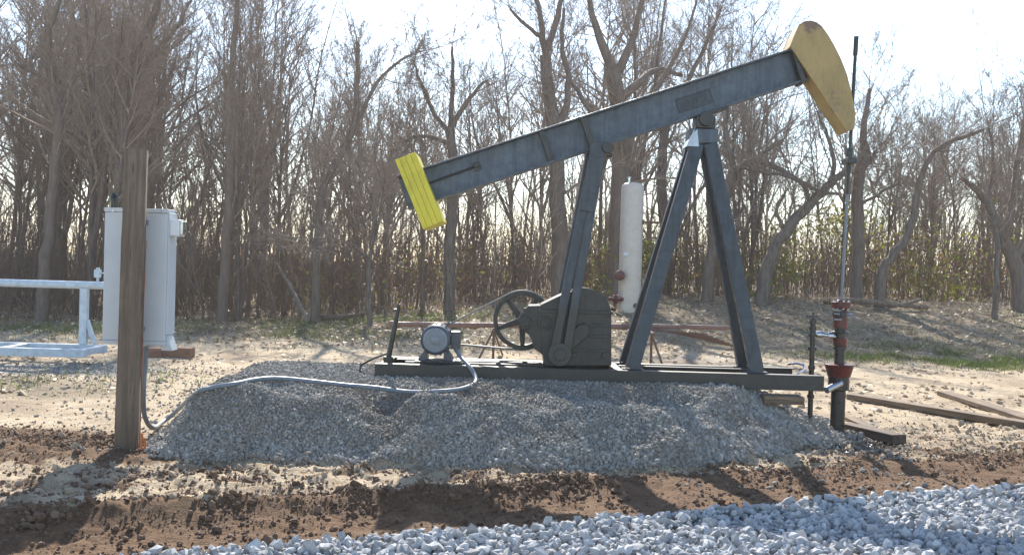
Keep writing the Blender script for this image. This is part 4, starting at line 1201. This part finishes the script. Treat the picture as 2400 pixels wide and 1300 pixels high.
def twig_batch(tw, P, r0, L, o, rng):
    """all the last twigs of one branch at once, three points each"""
    n = max(1, int(round(o['n'][0] * rng.uniform(0.8, 1.2))))
    t_ = rng.uniform(o['t0'][0], 1.0, n); f = t_ * (len(P) - 1); i = np.minimum(f.astype(int), len(P) - 2); u = (f - i)[:, None]
    p = P[i] * (1 - u) + P[i + 1] * u; d = unit(P[i + 1] - P[i])
    q = rng.normal(size=(n, 3)); q = unit(q - d * (q * d).sum(1, keepdims=True)); a = np.radians(rng.normal(o['ang'][0], 9, n))[:, None]
    d1 = d * np.cos(a) + q * np.sin(a); l = (L * o['len'][0] * (1.1 - 0.62 * t_) * rng.uniform(0.65, 1.25, n))[:, None] * 0.5
    d1 = unit(d1 + rng.normal(0, o['w'][0], (n, 3)) + (0, 0, o['up'][0])); m1 = p + d1 * l
    d2 = unit(d1 + rng.normal(0, o['w'][0] * 1.6, (n, 3)) + (0, 0, o['up'][0])); e = m1 + d2 * l
    rr = np.maximum(r0 * (1 - 0.8 * t_) * o.get('rk', 0.5), 0.0028)[:, None]
    A = unit(np.cross(d1, (0.3, 0.9, 0.31))); B = np.cross(d1, A); V = []
    for c, k in ((p, 1.0), (m1, 0.8), (e, 0.5)):
        for j in range(3):
            g = j * 2.0944; V.append(c + (A * math.cos(g) + B * math.sin(g)) * np.maximum(rr * k, 0.0022))
    V = np.stack(V, 1)
    F0 = np.array([(0, 1, 4, 3), (1, 2, 5, 4), (2, 0, 3, 5), (3, 4, 7, 6), (4, 5, 8, 7), (5, 3, 6, 8)])
    tw.V.append(V.reshape(-1, 3)); tw.F.append((F0[None] + (np.arange(n) * 9)[:, None, None]).reshape(-1, 4) + tw.n); tw.n += n * 9


def branchlets(tw, P, r0, L, lv, o, rng):
    """grow children off a parent path; lv counts down to the twigs"""
    if lv == 0: return twig_batch(tw, P, r0, L, o, rng)
    cnt = o['n'][lv]; cnt = max(1, int(round(cnt * rng.uniform(0.8, 1.2))))
    for _ in range(cnt):
        t_ = rng.uniform(o['t0'][lv], 1.0) ** o.get('pw', 0.9)
        p, d = along(P, t_)
        ang = math.radians(rng.normal(o['ang'][lv], 9))
        q = side_dir(d, ang, rng)
        l = L * o['len'][lv] * (1.1 - 0.62 * t_) * rng.uniform(0.65, 1.25)
        rr = max(r0 * (1 - 0.8 * t_) * o.get('rk', 0.5), 0.0029 + 0.0019 * lv)
        ns = (5, 3, 2)[min(2 - lv, 2)] if lv >= 0 else 2
        ns = {2: 6, 1: 4, 0: 2}[lv]
        C = path(p, q, l, ns, o['w'][lv], o['up'][lv], rng)
        rad = np.linspace(rr, max(rr * 0.25, 0.0024), ns + 1)
        tw.tube(C, rad, {2: 5, 1: 3, 0: 3}[lv])
        if lv > 0: branchlets(tw, C, rr, l, lv - 1, o, rng)


SLIM = dict(n={2: 26, 1: 8, 0: 8}, t0={2: 0.22, 1: 0.15, 0: 0.15}, ang={2: 36, 1: 36, 0: 38}, len={2: 0.28, 1: 0.40, 0: 0.42}, w={2: 0.10, 1: 0.12, 0: 0.14}, up={2: 0.07, 1: 0.05, 0: 0.03})
BUSHY = dict(n={2: 26, 1: 10, 0: 9}, t0={2: 0.30, 1: 0.2, 0: 0.15}, ang={2: 48, 1: 44, 0: 42}, len={2: 0.42, 1: 0.42, 0: 0.40}, w={2: 0.16, 1: 0.16, 0: 0.16}, up={2: 0.06, 1: 0.04, 0: 0.02})
SPRAWL = dict(n={2: 17, 1: 10, 0: 9}, t0={2: 0.25, 1: 0.15, 0: 0.15}, ang={2: 55, 1: 50, 0: 45}, len={2: 0.42, 1: 0.45, 0: 0.42}, w={2: 0.2, 1: 0.2, 0: 0.2}, up={2: 0.09, 1: 0.05, 0: 0.03})
SAPL = dict(n={2: 22, 1: 6, 0: 6}, t0={2: 0.12, 1: 0.15, 0: 0.15}, ang={2: 38, 1: 38, 0: 40}, len={2: 0.30, 1: 0.42, 0: 0.5}, w={2: 0.12, 1: 0.13, 0: 0.15}, up={2: 0.08, 1: 0.05, 0: 0.03})
FAR = dict(n={2: 20, 1: 6, 0: 6}, t0={2: 0.08, 1: 0.2, 0: 0.2}, ang={2: 40, 1: 40, 0: 40}, len={2: 0.34, 1: 0.42, 0: 0.5}, w={2: 0.12, 1: 0.12, 0: 0.12}, up={2: 0.06, 1: 0.04, 0: 0.03})


def proto(seed, Ht, r, o, lean=0.05, fork=0):
    rng = np.random.default_rng(seed)
    tr = Twigs(); cr = Twigs()
    d = np.array((rng.normal(0, lean), rng.normal(0, lean * 0.6), 1.0))
    P = path((0, 0, -0.15), d, Ht, 14, 0.035, 0.02, rng)
    rad = r * (1 - 0.93 * np.linspace(0, 1, 15) ** 0.85); rad[0] *= 1.45; rad[1] *= 1.05
    rad = rad * 0.66 * (1 + rng.normal(0, 0.05, 15)); tr.tube(P, rad, 8); branchlets(cr, P, r, Ht, 2, o, rng)
    for _ in range(fork):
        t_ = rng.uniform(0.2, 0.5); p, dd = along(P, t_)
        q = side_dir(dd, math.radians(rng.uniform(14, 24)), rng)
        L2 = Ht * (1 - t_) * rng.uniform(0.8, 0.98); r2 = r * (1 - 0.8 * t_) * 0.75
        P2 = path(p, q, L2, 10, 0.05, 0.05, rng); tr.tube(P2, r2 * (1 - 0.9 * np.linspace(0, 1, 11)), 6)
        o2 = dict(o); o2['n'] = dict(o['n']); o2['n'][2] = int(o['n'][2] * 0.55)
        branchlets(cr, P2, r2, L2 * 1.2, 2, o2, rng)
    return tr.arrays(), cr.arrays()


PROTOS = []
spec = [(101, 10.8, 0.10, SLIM, 0.05, 1), (102, 11.5, 0.085, SLIM, 0.04, 0), (103, 9.6, 0.075, SLIM, 0.07, 1), (104, 12.0, 0.12, SLIM, 0.06, 2), (105, 9.0, 0.065, SLIM, 0.05, 0),
        (106, 10.2, 0.14, BUSHY, 0.05, 1), (107, 8.6, 0.10, BUSHY, 0.08, 1), (108, 9.4, 0.07, SLIM, 0.09, 0), (109, 8.0, 0.12, BUSHY, 0.10, 2), (110, 10.8, 0.09, SLIM, 0.08, 1),
        (111, 6.4, 0.055, SAPL, 0.09, 0), (112, 7.5, 0.06, SAPL, 0.07, 1), (113, 5.4, 0.045, SAPL, 0.12, 1)]
for sp in spec:
    (tv, tf), (cv, cf) = proto(*sp)
    tm = np_mesh('trunk', tv, tf, M['bark'], smooth=True); cm = np_mesh('crown', cv, cf, M['twig'])
    PROTOS.append((tm.data, cm.data, sp[1])); bpy.data.objects.remove(tm); bpy.data.objects.remove(cm)

USED = {}


def zone_of(px):
    if px < 235: return 'left of the electrical box'
    if px < 430: return 'behind the electrical box'
    if px < 930: return 'between the electrical box and yellow counterweight'
    if px < 1700: return 'behind the walking beam'
    return 'right of the samson post'


KIND = {10: 'sapling', 11: 'sapling', 12: 'sapling', 0: 'slim', 1: 'slim', 2: 'slim', 3: 'slim', 4: 'slim', 5: 'bushy', 6: 'bushy', 7: 'slim', 8: 'bushy', 9: 'slim'}


def plant(i, x, y, sc, rot, px):
    tmesh, cmesh, ht = PROTOS[i]
    z = zone_of(px); k = KIND[i]
    lab = {'slim': 'slim straight leafless tree crowded among others ', 'bushy': 'bushy many-branched leafless tree among others ', 'sapling': 'low thin leafless sapling under the taller trees '}[k] + z
    root = empty('sapling' if k == 'sapling' else 'bare_tree', (x, y, H(x, y)), lab, 'tree', k + (' trees ' if k == 'sapling' else ' bare trees ') + z)
    root.rotation_euler = (0, 0, rot); root.scale = (sc, sc, sc)
    for me, nm in ((tmesh, 'trunk'), (cmesh, 'crown')):
        o = bpy.data.objects.new(nm, me); COL.objects.link(o); o.parent = root
    return root


def pxof(x, y, z=1.0):
    d = Vector((x, y, z)) - CAM_C
    return CX + FPX * d.dot(CAM_R) / d.dot(CAM_F)


def tree_limit(px):
    """tallest crown the photograph shows along its skyline, as a photo row"""
    xs = [-400, 640, 720, 800, 930, 1010, 1100, 1180, 1260, 1700, 1780, 1900, 2050, 2150, 2250, 2330, 2800]
    ys_ = [-400, -120, 60, 70, 110, 150, 130, 40, -150, -120, 60, 30, 190, 215, 180, 200, 120]
    return np.interp(px, xs, ys_)


rngt = np.random.default_rng(2024)
placed = []; tries = 0
while len(placed) < 215 and tries < 12000:
    tries += 1
    y = 24.2 + 24 * rngt.random() ** 1.35
    x = rngt.uniform(-0.62, 0.62) * y
    px = pxof(x, y)
    y_front = np.interp(px, [-200, 300, 700, 1000, 1500, 1800, 2200, 2600], [23.8, 24.4, 25.4, 27.0, 28.5, 29.5, 30.0, 29.0])
    if y < y_front: continue
    dens = np.interp(px, [0, 700, 1000, 1250, 1700, 2400], [1.0, 1.0, 0.75, 0.6, 0.45, 0.55])
    if rngt.random() > dens: continue
    if any((x - a) ** 2 + (y - b) ** 2 < 0.40 for a, b in placed): continue
    if abs(px - 1474) < 45 and y < 28: continue
    i = int(rngt.choice(10, p=[.14, .14, .13, .1, .12, .05, .05, .12, .04, .11])) if px < 950 else int(rngt.choice(10, p=[.07, .08, .1, .05, .08, .14, .16, .08, .14, .1]))
    if len(placed) % 5 >= 3: i = int(rngt.integers(10, 13))
    lim = tree_limit(px) + rngt.uniform(-15, 120)
    hmax = EYE + (HOR + (px - CX) * math.tan(ROLL) - lim) / FPX * y - H(x, y)
    sc = np.clip(hmax / PROTOS[i][2], 0.45, 1.25) if i < 10 else rngt.uniform(0.6, 1.15)
    placed.append((x, y)); plant(i, x, y, sc, rngt.uniform(0, 6.28), px)


# individual trees one can pick out, each grown on its own trunk line
def feature(name, label, Y, trunks, o, seed, scale_r=1.0, extra=1.0):
    rng = np.random.default_rng(seed); tr = Twigs(); cr = Twigs()
    gx_ = at(trunks[0][0][0], trunks[0][0][1], Y).x; base = Vector((gx_, Y, H(gx_, Y)))
    for ti, tl_ in enumerate(trunks):
        pts = []; rad = []
        for (a, b, wpx, *dy) in tl_:
            yy = Y + (dy[0] if dy else 0); p = at(a, b, yy); pts.append(p); rad.append(wpx / 2 / FPX * yy)
        if ti == 0: pts[0].z = min(pts[0].z, base.z - 0.1)
        sp = catmull(pts, 4); rr = np.interp(np.linspace(0, 1, len(sp)), np.linspace(0, 1, len(rad)), rad)
        P = np.array([tuple(q - base) for q in sp])
        P[1:-1] += rng.normal(0, 0.018, P[1:-1].shape)
        tr.tube(P, rr, 8)
        if ti > 0 or len(trunks) == 1 or tl_[-1][2] <= 14: rr = rr * (1 - 0.95 * np.linspace(0, 1, len(sp)) ** 1.2) + 0.004
        rr = rr * (0.78 if ti == 0 else 0.62) * (1 + rng.normal(0, 0.04, len(sp)))
        L = float(np.linalg.norm(np.diff(P, axis=0), axis=1).sum())
        o2 = dict(o); o2['n'] = dict(o['n']); o2['n'][2] = max(12, int(1.35 * o['n'][2] * extra * (L / 8.0) ** 0.6))
        branchlets(cr, P, float(rr[:len(rr) // 2].mean()) * 0.6, max(L, 4.5) * 0.9, 2, o2, rng)
        if ti > 0 or len(trunks) == 1 or tl_[-1][2] <= 14:
            e0 = P[-1]; dd = unit(P[-1] - P[-3])
            for q_ in range(4):
                ld = path(e0 if q_ == 0 else P[-2 - 2 * q_], side_dir(dd, 0.1 + 0.25 * q_, rng), rng.uniform(1.6, 2.8), 5, 0.12, 0.08, rng)
                tr.tube(ld, np.linspace(max(float(rr[-1]), 0.012), 0.004, 6), 4)
                o3 = dict(SLIM); o3['n'] = {2: 9, 1: 5, 0: 6}; branchlets(cr, ld, 0.014, 3.2, 2, o3, rng)
    root = empty(name, base, label, 'tree')
    v, f = tr.arrays(); np_mesh('trunk', v, f, M['bark'], root, smooth=True)
    v, f = cr.arrays(); np_mesh('crown', v, f, M['twig'], root)


feature('bare_tree', 'big pale forked tree rising behind the beam, left of the pitman arm', 28.0,
        [[(1312, 705, 46), (1312, 520, 40), (1300, 330, 36), (1285, 200, 30), (1278, 130, 26)], [(1280, 140, 20), (1270, 70, 15), (1258, 0, 11), (1248, -70, 7)], [(1283, 120, 18), (1305, 40, 14), (1330, -60, 8)], [(1300, 300, 20), (1325, 250, 17), (1332, 180, 14), (1318, 100, 10), (1322, 20, 7)], [(1270, 90, 12), (1235, 62, 9), (1195, 20, 6)]], SPRAWL, 301, extra=0.7)
feature('bare_tree', 'thick trunked spreading tree behind the pitman arm and cream tank', 29.5,
        [[(1440, 715, 58), (1448, 560, 52), (1456, 400, 46), (1452, 260, 42), (1432, 160, 34)], [(1435, 170, 26), (1405, 90, 20), (1385, 20, 14), (1375, -60, 8)], [(1440, 180, 26), (1475, 110, 18), (1500, 30, 14), (1515, -60, 8)], [(1455, 230, 22), (1500, 190, 18), (1540, 165, 14, 1), (1600, 175, 9, 1)], [(1450, 300, 16), (1390, 265, 13, -1), (1345, 200, 10, -1), (1310, 170, 6)], [(1462, 280, 18), (1520, 225, 14), (1575, 150, 10), (1615, 60, 7), (1640, -30, 4)]], SPRAWL, 302, extra=0.8)
feature('bare_tree', 'spreading tree behind the beam, left of the samson post top', 32.0,
        [[(1560, 715, 30), (1562, 560, 27), (1548, 420, 24), (1560, 300, 20)], [(1560, 310, 17), (1600, 210, 13), (1650, 110, 9), (1690, 20, 5)], [(1556, 330, 15), (1535, 220, 11), (1545, 110, 8), (1560, 0, 5)]], SPRAWL, 303, extra=0.9)
feature('bare_tree', 'dark leaning tree with arching limbs just right of the samson post', 27.5,
        [[(1786, 700, 36), (1800, 620, 30), (1840, 545, 27), (1900, 475, 23), (1950, 430, 18), (1985, 395, 12)], [(1945, 432, 12), (1955, 380, 10), (1940, 320, 8), (1915, 260, 5)], [(1900, 475, 12), (1870, 420, 9), (1800, 405, 8), (1745, 395, 6)], [(1840, 545, 10), (1820, 490, 8), (1842, 450, 6)]], SPRAWL, 304, extra=0.8)
feature('bare_tree', 'crooked dark tree forking wide close behind the samson post', 28.5,
        [[(1655, 700, 30), (1668, 600, 26), (1690, 500, 24), (1712, 420, 24), (1722, 395, 22)], [(1720, 400, 16), (1705, 340, 13), (1700, 290, 10), (1712, 230, 6)], [(1722, 395, 16), (1770, 375, 15), (1830, 400, 13), (1900, 440, 9), (1965, 455, 6)], [(1755, 385, 11), (1790, 360, 10), (1830, 330, 8)]], SPRAWL, 305, extra=0.8)
feature('bare_tree', 'straight broken-topped tree standing right behind the polished rod', 28.0,
        [[(2008, 704, 30), (2012, 560, 28), (2010, 470, 27), (2014, 400, 26), (2028, 370, 24), (2024, 330, 17), (2026, 290, 14), (2034, 240, 11), (2037, 208, 8)], [(2020, 400, 14), (2045, 370, 12), (2052, 355, 9)], [(2015, 480, 9), (2060, 455, 7), (2110, 425, 5)]], SPRAWL, 306, extra=0.7)
feature('bare_tree', 'slender tree bowed in a long arc to the right of the wellhead', 27.0,
        [[(2062, 706, 26), (2066, 640, 23), (2090, 600, 21), (2125, 555, 19), (2142, 500, 17), (2155, 430, 15), (2180, 370, 13), (2235, 325, 11), (2305, 304, 7)]], SPRAWL, 307, extra=0.55)
feature('bare_tree', 'dark tree leaning left with a wide fork at the far right', 27.0,
        [[(2392, 745, 46), (2385, 640, 38), (2352, 560, 26), (2325, 500, 20), (2300, 455, 16), (2260, 420, 10)], [(2352, 560, 22), (2375, 470, 18), (2385, 380, 14), (2400, 280, 9)], [(2380, 600, 20), (2430, 520, 16), (2470, 420, 12)]], SPRAWL, 308, extra=0.8)
feature('bare_tree', 'thin upright tree standing in front of the far right undergrowth', 25.5,
        [[(2334, 738, 15), (2336, 640, 13), (2336, 560, 12), (2318, 470, 10), (2330, 380, 8), (2318, 300, 5)]], SPRAWL, 309, extra=0.5)
feature('bare_tree', 'pale sapling with long fine side branches left of the brake lever', 24.0,
        [[(868, 745, 13), (862, 650, 12), (872, 580, 10), (880, 510, 9), (860, 440, 6), (840, 390, 4)], [(880, 560, 7), (895, 480, 5), (900, 400, 3)], [(866, 610, 6), (820, 570, 5), (780, 560, 3)]], BUSHY, 310, extra=0.7)
feature('bare_tree', 'thick grey tree leaning right among the woods behind the electrical box top', 25.0,
        [[(262, 760, 32), (270, 600, 28), (282, 420, 27), (292, 250, 26), (325, 130, 22), (362, 20, 18), (395, -80, 12)], [(295, 240, 14), (340, 150, 12), (410, 70, 8), (450, 0, 5)]], SLIM, 311, extra=0.9)
feature('bare_tree', 'tree bending gently left near the frame edge left of the box', 24.6,
        [[(96, 770, 30), (108, 600, 26), (128, 420, 24), (138, 280, 22), (120, 180, 18), (112, 90, 14), (140, 0, 10)], [(134, 290, 12), (165, 200, 10), (210, 120, 7), (240, 20, 4)]], SLIM, 312, extra=0.9)
feature('bare_tree', 'tall tree with a long bare bole right of the electrical box', 24.8,
        [[(520, 765, 26), (528, 600, 23), (540, 420, 21), (535, 250, 18), (550, 110, 14), (560, -40, 9)]], SLIM, 313, extra=0.9)
feature('bare_tree', 'straight tree whose forked top breaks the skyline left of the counterweight', 25.6,
        [[(738, 758, 22), (742, 600, 20), (760, 440, 18), (828, 300, 16), (836, 200, 13), (838, 100, 8)], [(830, 300, 11), (880, 200, 9), (940, 140, 6), (990, 120, 3)]], SLIM, 314, extra=0.9)
feature('bare_tree', 'fan-crowned tree rising just above the yellow counterweight', 27.5,
        [[(1052, 715, 30), (1056, 560, 27), (1062, 400, 25), (1055, 300, 22)], [(1055, 305, 15), (1062, 200, 11), (1060, 110, 6)], [(1058, 300, 14), (1100, 230, 10), (1140, 190, 6)], [(1055, 320, 13), (1010, 250, 10), (985, 190, 7), (970, 150, 4)], [(1060, 340, 13), (1000, 320, 10), (950, 330, 7)]], SPRAWL, 315, extra=0.9)

# leaning dead pole, logs on the forest floor
a = ground_at(726, 757); p1 = at(636, 600, a.y + 1.5)
tag(MB().tube([a - Vector((0, 0, 0.05)), (Vector(a) + p1) / 2 + Vector((0.03, 0, 0.02)), p1], [0.06, 0.05, 0.03], 7).build('dead_trunk', M['deadwood'], None, smooth=True), 'thin dead trunk leaning left at the edge of the woods', 'dead tree')
for (pts, r, lab) in ((((748, 742), (800, 738), (858, 742)), 0.10, 'fallen log on the leaf litter below the leaning dead trunk'), (((868, 748), (890, 735), (902, 744), (915, 741)), 0.045, 'bleached crooked fallen branch left of the brake lever'),
                      (((1935, 712), (2010, 700), (2090, 706), (2175, 712)), 0.09, 'dark fallen trunk lying along the wood edge right of the wellhead'), (((2080, 722), (2130, 700), (2160, 690)), 0.06, 'dark broken limb propped over the fallen trunk at right'),
                      (((0, 705), (90, 714), (190, 722)), 0.03, 'thin pale fallen branch behind the pipe frame')):
    P = []
    for (u_, v_) in pts:
        g = ground_at(u_, v_)
        if g.y > 28: g = at(u_, v_, 26.5); g.z = H(g.x, g.y) + max(0.0, (714 - v_) / 90.0)
        P.append(Vector((g.x, g.y, max(g.z, H(g.x, g.y)) + r * 0.8)))
    rr = np.linspace(r, r * 0.6, len(catmull(P, 4)))
    tag(MB().tube(catmull(P, 4), list(rr), 8).build('fallen_log', M['deadwood'] if r < 0.05 else M['brush'], None, smooth=True), lab, 'log')

# far woods: one mass behind the individual trees
rngf = np.random.default_rng(77)
bases = []
for sdd in range(5):
    (tv, tf), (cv, cf) = proto(400 + sdd, 9.5, 0.10, FAR, 0.07, 1)
    bases.append((np.concatenate([tv, cv]), np.concatenate([tf, cf + len(tv)])))
VV = []; FF = []; off_ = 0
for k in range(85):
    y = rngf.uniform(46, 85); x = rngf.uniform(-0.66, 0.66) * y; px = pxof(x, y)
    v, f = bases[k % 5]; lim = max(tree_limit(px), 60) + rngf.uniform(30, 170)
    sc = np.clip((EYE + (HOR + (px - CX) * math.tan(ROLL) - lim) / FPX * y) / 9.5, 0.5, 1.6)
    a = rngf.uniform(0, 6.28); ca, sa = math.cos(a), math.sin(a)
    v2 = np.stack([v[:, 0] * ca - v[:, 1] * sa, v[:, 0] * sa + v[:, 1] * ca, v[:, 2]], -1) * sc + (x, y, H(x, y))
    VV.append(v2); FF.append(f + off_); off_ += len(v)
tag(np_mesh('forest', np.concatenate(VV), np.concatenate(FF), M['twig']), kind='stuff')

# undergrowth stems along the wood edge
UNDER = dict(n={0: 7}, t0={0: 0.12}, ang={0: 40}, len={0: 0.38}, w={0: 0.15}, up={0: 0.06})
tw = Twigs(); rngu = np.random.default_rng(88)
for k in range(5200):
    y = 24.8 + 30 * rngu.random() ** 1.25; x = rngu.uniform(-0.60, 0.60) * y; px = pxof(x, y)
    if y < np.interp(px, [0, 700, 1100, 1700, 2400], [24.6, 25.6, 28.0, 29.0, 28.5]) + rngu.normal(0, 0.5): continue
    if 1395 < px < 1560 and y < 27: continue
    h = rngu.uniform(0.8, 2.2) + 3.2 * rngu.random() ** 2
    P = path((x, y, H(x, y) - 0.05), (rngu.normal(0, 0.22), rngu.normal(0, 0.2), 1), h, 4, 0.12, 0.03, rngu)
    r = rngu.uniform(0.006, 0.016); tw.tube(P, np.linspace(r, 0.004, 5), 3)
    twig_batch(tw, P, r, h * 0.9, UNDER, rngu)
for k in range(1900):
    y = 30 + 30 * rngu.random(); x = rngu.uniform(-0.60, 0.60) * y
    h = rngu.uniform(2.0, 3.6) + 2.0 * rngu.random() ** 2
    P = path((x, y, H(x, y) - 0.05), (rngu.normal(0, 0.12), rngu.normal(0, 0.12), 1), h, 5, 0.07, 0.04, rngu)
    r = rngu.uniform(0.010, 0.026); tw.tube(P, np.linspace(r, 0.005, 6), 3)
    twig_batch(tw, P, r, h * 0.8, UNDER, rngu); twig_batch(tw, P, r, h * 0.6, UNDER, rngu)
v, f = tw.arrays()
tag(np_mesh('undergrowth', v, f, M['brush']), kind='stuff')


def quads(name, P, size, mat, rng, up=0.0):
    n = len(P); u = rng.normal(size=(n, 3)); u /= np.linalg.norm(u, axis=1)[:, None]
    w_ = rng.normal(size=(n, 3)); w_[:, 2] *= (1 - up); w_ -= u * (w_ * u).sum(1)[:, None] * 1.0; w_ /= np.linalg.norm(w_, axis=1)[:, None]
    if up: u[:, 2] *= (1 - up); u /= np.linalg.norm(u, axis=1)[:, None]
    s_ = np.asarray(size)[:, None]
    V = np.stack([P - u * s_, P + w_ * s_ * 0.45 + u * s_ * 0.1, P + u * s_, P - w_ * s_ * 0.45 + u * s_ * 0.1], 1).reshape(-1, 3)
    Fq = np.arange(4 * n).reshape(n, 4)
    return np_mesh(name, V, Fq, mat)


# leaves still hanging in the undergrowth
def leaf_cloud(n, pxr, zmax, ymin, ymax, clump, rng):
    cs = []
    for _ in range(clump):
        px = rng.uniform(*pxr); y = rng.uniform(ymin, ymax); cs.append((at(px, 600, y).x, y, rng.uniform(0.15, zmax), rng.uniform(0.25, 0.9)))
    P = []
    for _ in range(n):
        c = cs[rng.integers(len(cs))]; x = c[0] + rng.normal(0, c[3]); y = c[1] + rng.normal(0, 0.5); z = abs(c[2] + rng.normal(0, c[3] * 0.7))
        P.append((x, y, H(x, y) + z))
    return np.array(P)


rngl = np.random.default_rng(99)
Pg = np.concatenate([leaf_cloud(3900, (1560, 2480), 2.6, 28.0, 34, 26, rngl), leaf_cloud(1500, (1380, 1600), 1.6, 29, 34, 14, rngl), leaf_cloud(1000, (380, 1250), 1.5, 28, 36, 22, rngl)])
tag(quads('green_leaves', Pg, rngl.uniform(0.04, 0.095, len(Pg)), M['green_leaf'], rngl), kind='stuff')
Pd = np.concatenate([leaf_cloud(3500, (-60, 1250), 2.2, 26, 36, 70, rngl), leaf_cloud(3200, (1300, 2480), 2.0, 29, 36, 60, rngl)])
tag(quads('dead_leaves', Pd, rngl.uniform(0.03, 0.06, len(Pd)), M['dead_leaf'], rngl), kind='stuff')

# leaf litter on the floor near the woods
n = 26000
y = 16.5 + 19 * rngl.random(n) ** 0.8; x = rngl.uniform(-0.58, 0.58, n) * y
keep = rngl.random(n) < sm(y, 16 + 3 * fbm(x * .3, y * .3, 70, 3), 23); x, y = x[keep], y[keep]
tag(quads('leaf_litter', np.stack([x, y, height(x, y) + rngl.uniform(0.005, 0.05, len(x))], -1), rngl.uniform(0.03, 0.075, len(x)), M['litter'], rngl, 0.55), kind='stuff')

# straw and dead stalks on the open ground behind the pump
n = 8000
y = RNG.uniform(11.5, 24, n); x = RNG.uniform(-0.56, 0.56, n) * y
keep = (RNG.random(n) < sm(0.5 + fbm(x * .8, y * .8, 71, 4), 0.38, 0.62) * 0.9 + 0.1) & (mound_mask(x, y) < 0.05); x, y = x[keep], y[keep]
tag(quads('straw', np.stack([x, y, height(x, y) + RNG.uniform(0.004, 0.03, len(x))], -1), RNG.uniform(0.02, 0.06, len(x)), M['straw'], RNG, 0.85), kind='stuff')

# grass
def blades(name, x, y, h, rng):
    n = len(x); a = rng.uniform(0, 6.28, n); w_ = rng.uniform(0.004, 0.009, n)
    z = height(x, y) - 0.01; lx, ly = rng.normal(0, 0.4, n) * h, rng.normal(0, 0.4, n) * h
    V = np.stack([np.stack([x - np.cos(a) * w_, y - np.sin(a) * w_, z], -1), np.stack([x + np.cos(a) * w_, y + np.sin(a) * w_, z], -1), np.stack([x + lx, y + ly, z + h], -1)], 1).reshape(-1, 3)
    return np_mesh(name, V, np.arange(3 * n).reshape(n, 3), M['grass'])


def gpatch(px, py, sx, sy, n):
    c = ground_at(px, py); return RNG.normal(c.x, sx, n), RNG.normal(c.y, sy, n)


gxs, gys = [], []
for (px, py, sx, sy, n) in ((2230, 845, 1.5, 0.5, 9000), (2120, 825, 0.8, 0.5, 2500), (2330, 862, 0.9, 0.35, 2500), (560, 775, 2.6, 1.3, 7000), (860, 752, 1.8, 1.0, 5000), (120, 770, 2.0, 1.5, 5000), (60, 905, 0.9, 0.5, 450), (300, 880, 0.6, 0.5, 250), (1180, 745, 2.0, 1.5, 3500), (2300, 780, 3, 2, 2500), (820, 800, 2.5, 1.2, 1800)):
    a, b = gpatch(px, py, sx, sy, n); gxs.append(a); gys.append(b)
gxx = np.concatenate(gxs); gyy = np.concatenate(gys)
k = sm(0.5 + fbm(gxx * 1.3, gyy * 1.3, 80, 3), 0.35, 0.6) > RNG.random(len(gxx)) * 0.9; gxx, gyy = gxx[k], gyy[k]
tag(blades('grass', gxx, gyy, RNG.uniform(0.04, 0.15, len(gxx)), RNG), kind='stuff')

# ------------------------------------------------------------------ the bright air between camera and woods
hm = bpy.data.materials.new('haze_air'); hm.use_nodes = True
hn = hm.node_tree.nodes; hl = hm.node_tree.links
hn.remove(hn['Principled BSDF'])
pv = hn.new('ShaderNodeVolumePrincipled'); pv.inputs['Color'].default_value = (1.0, 0.96, 0.92, 1)
pv.inputs['Density'].default_value = 0.0007; pv.inputs['Anisotropy'].default_value = 0.45
hl.new(pv.outputs[0], hn['Material Output'].inputs['Volume'])
hz_ = MB().bb(-520, 520, -80, 720, float(GZ.min()) - 1.0, 18.0).build('haze', hm, None)
tag(hz_, kind='stuff')
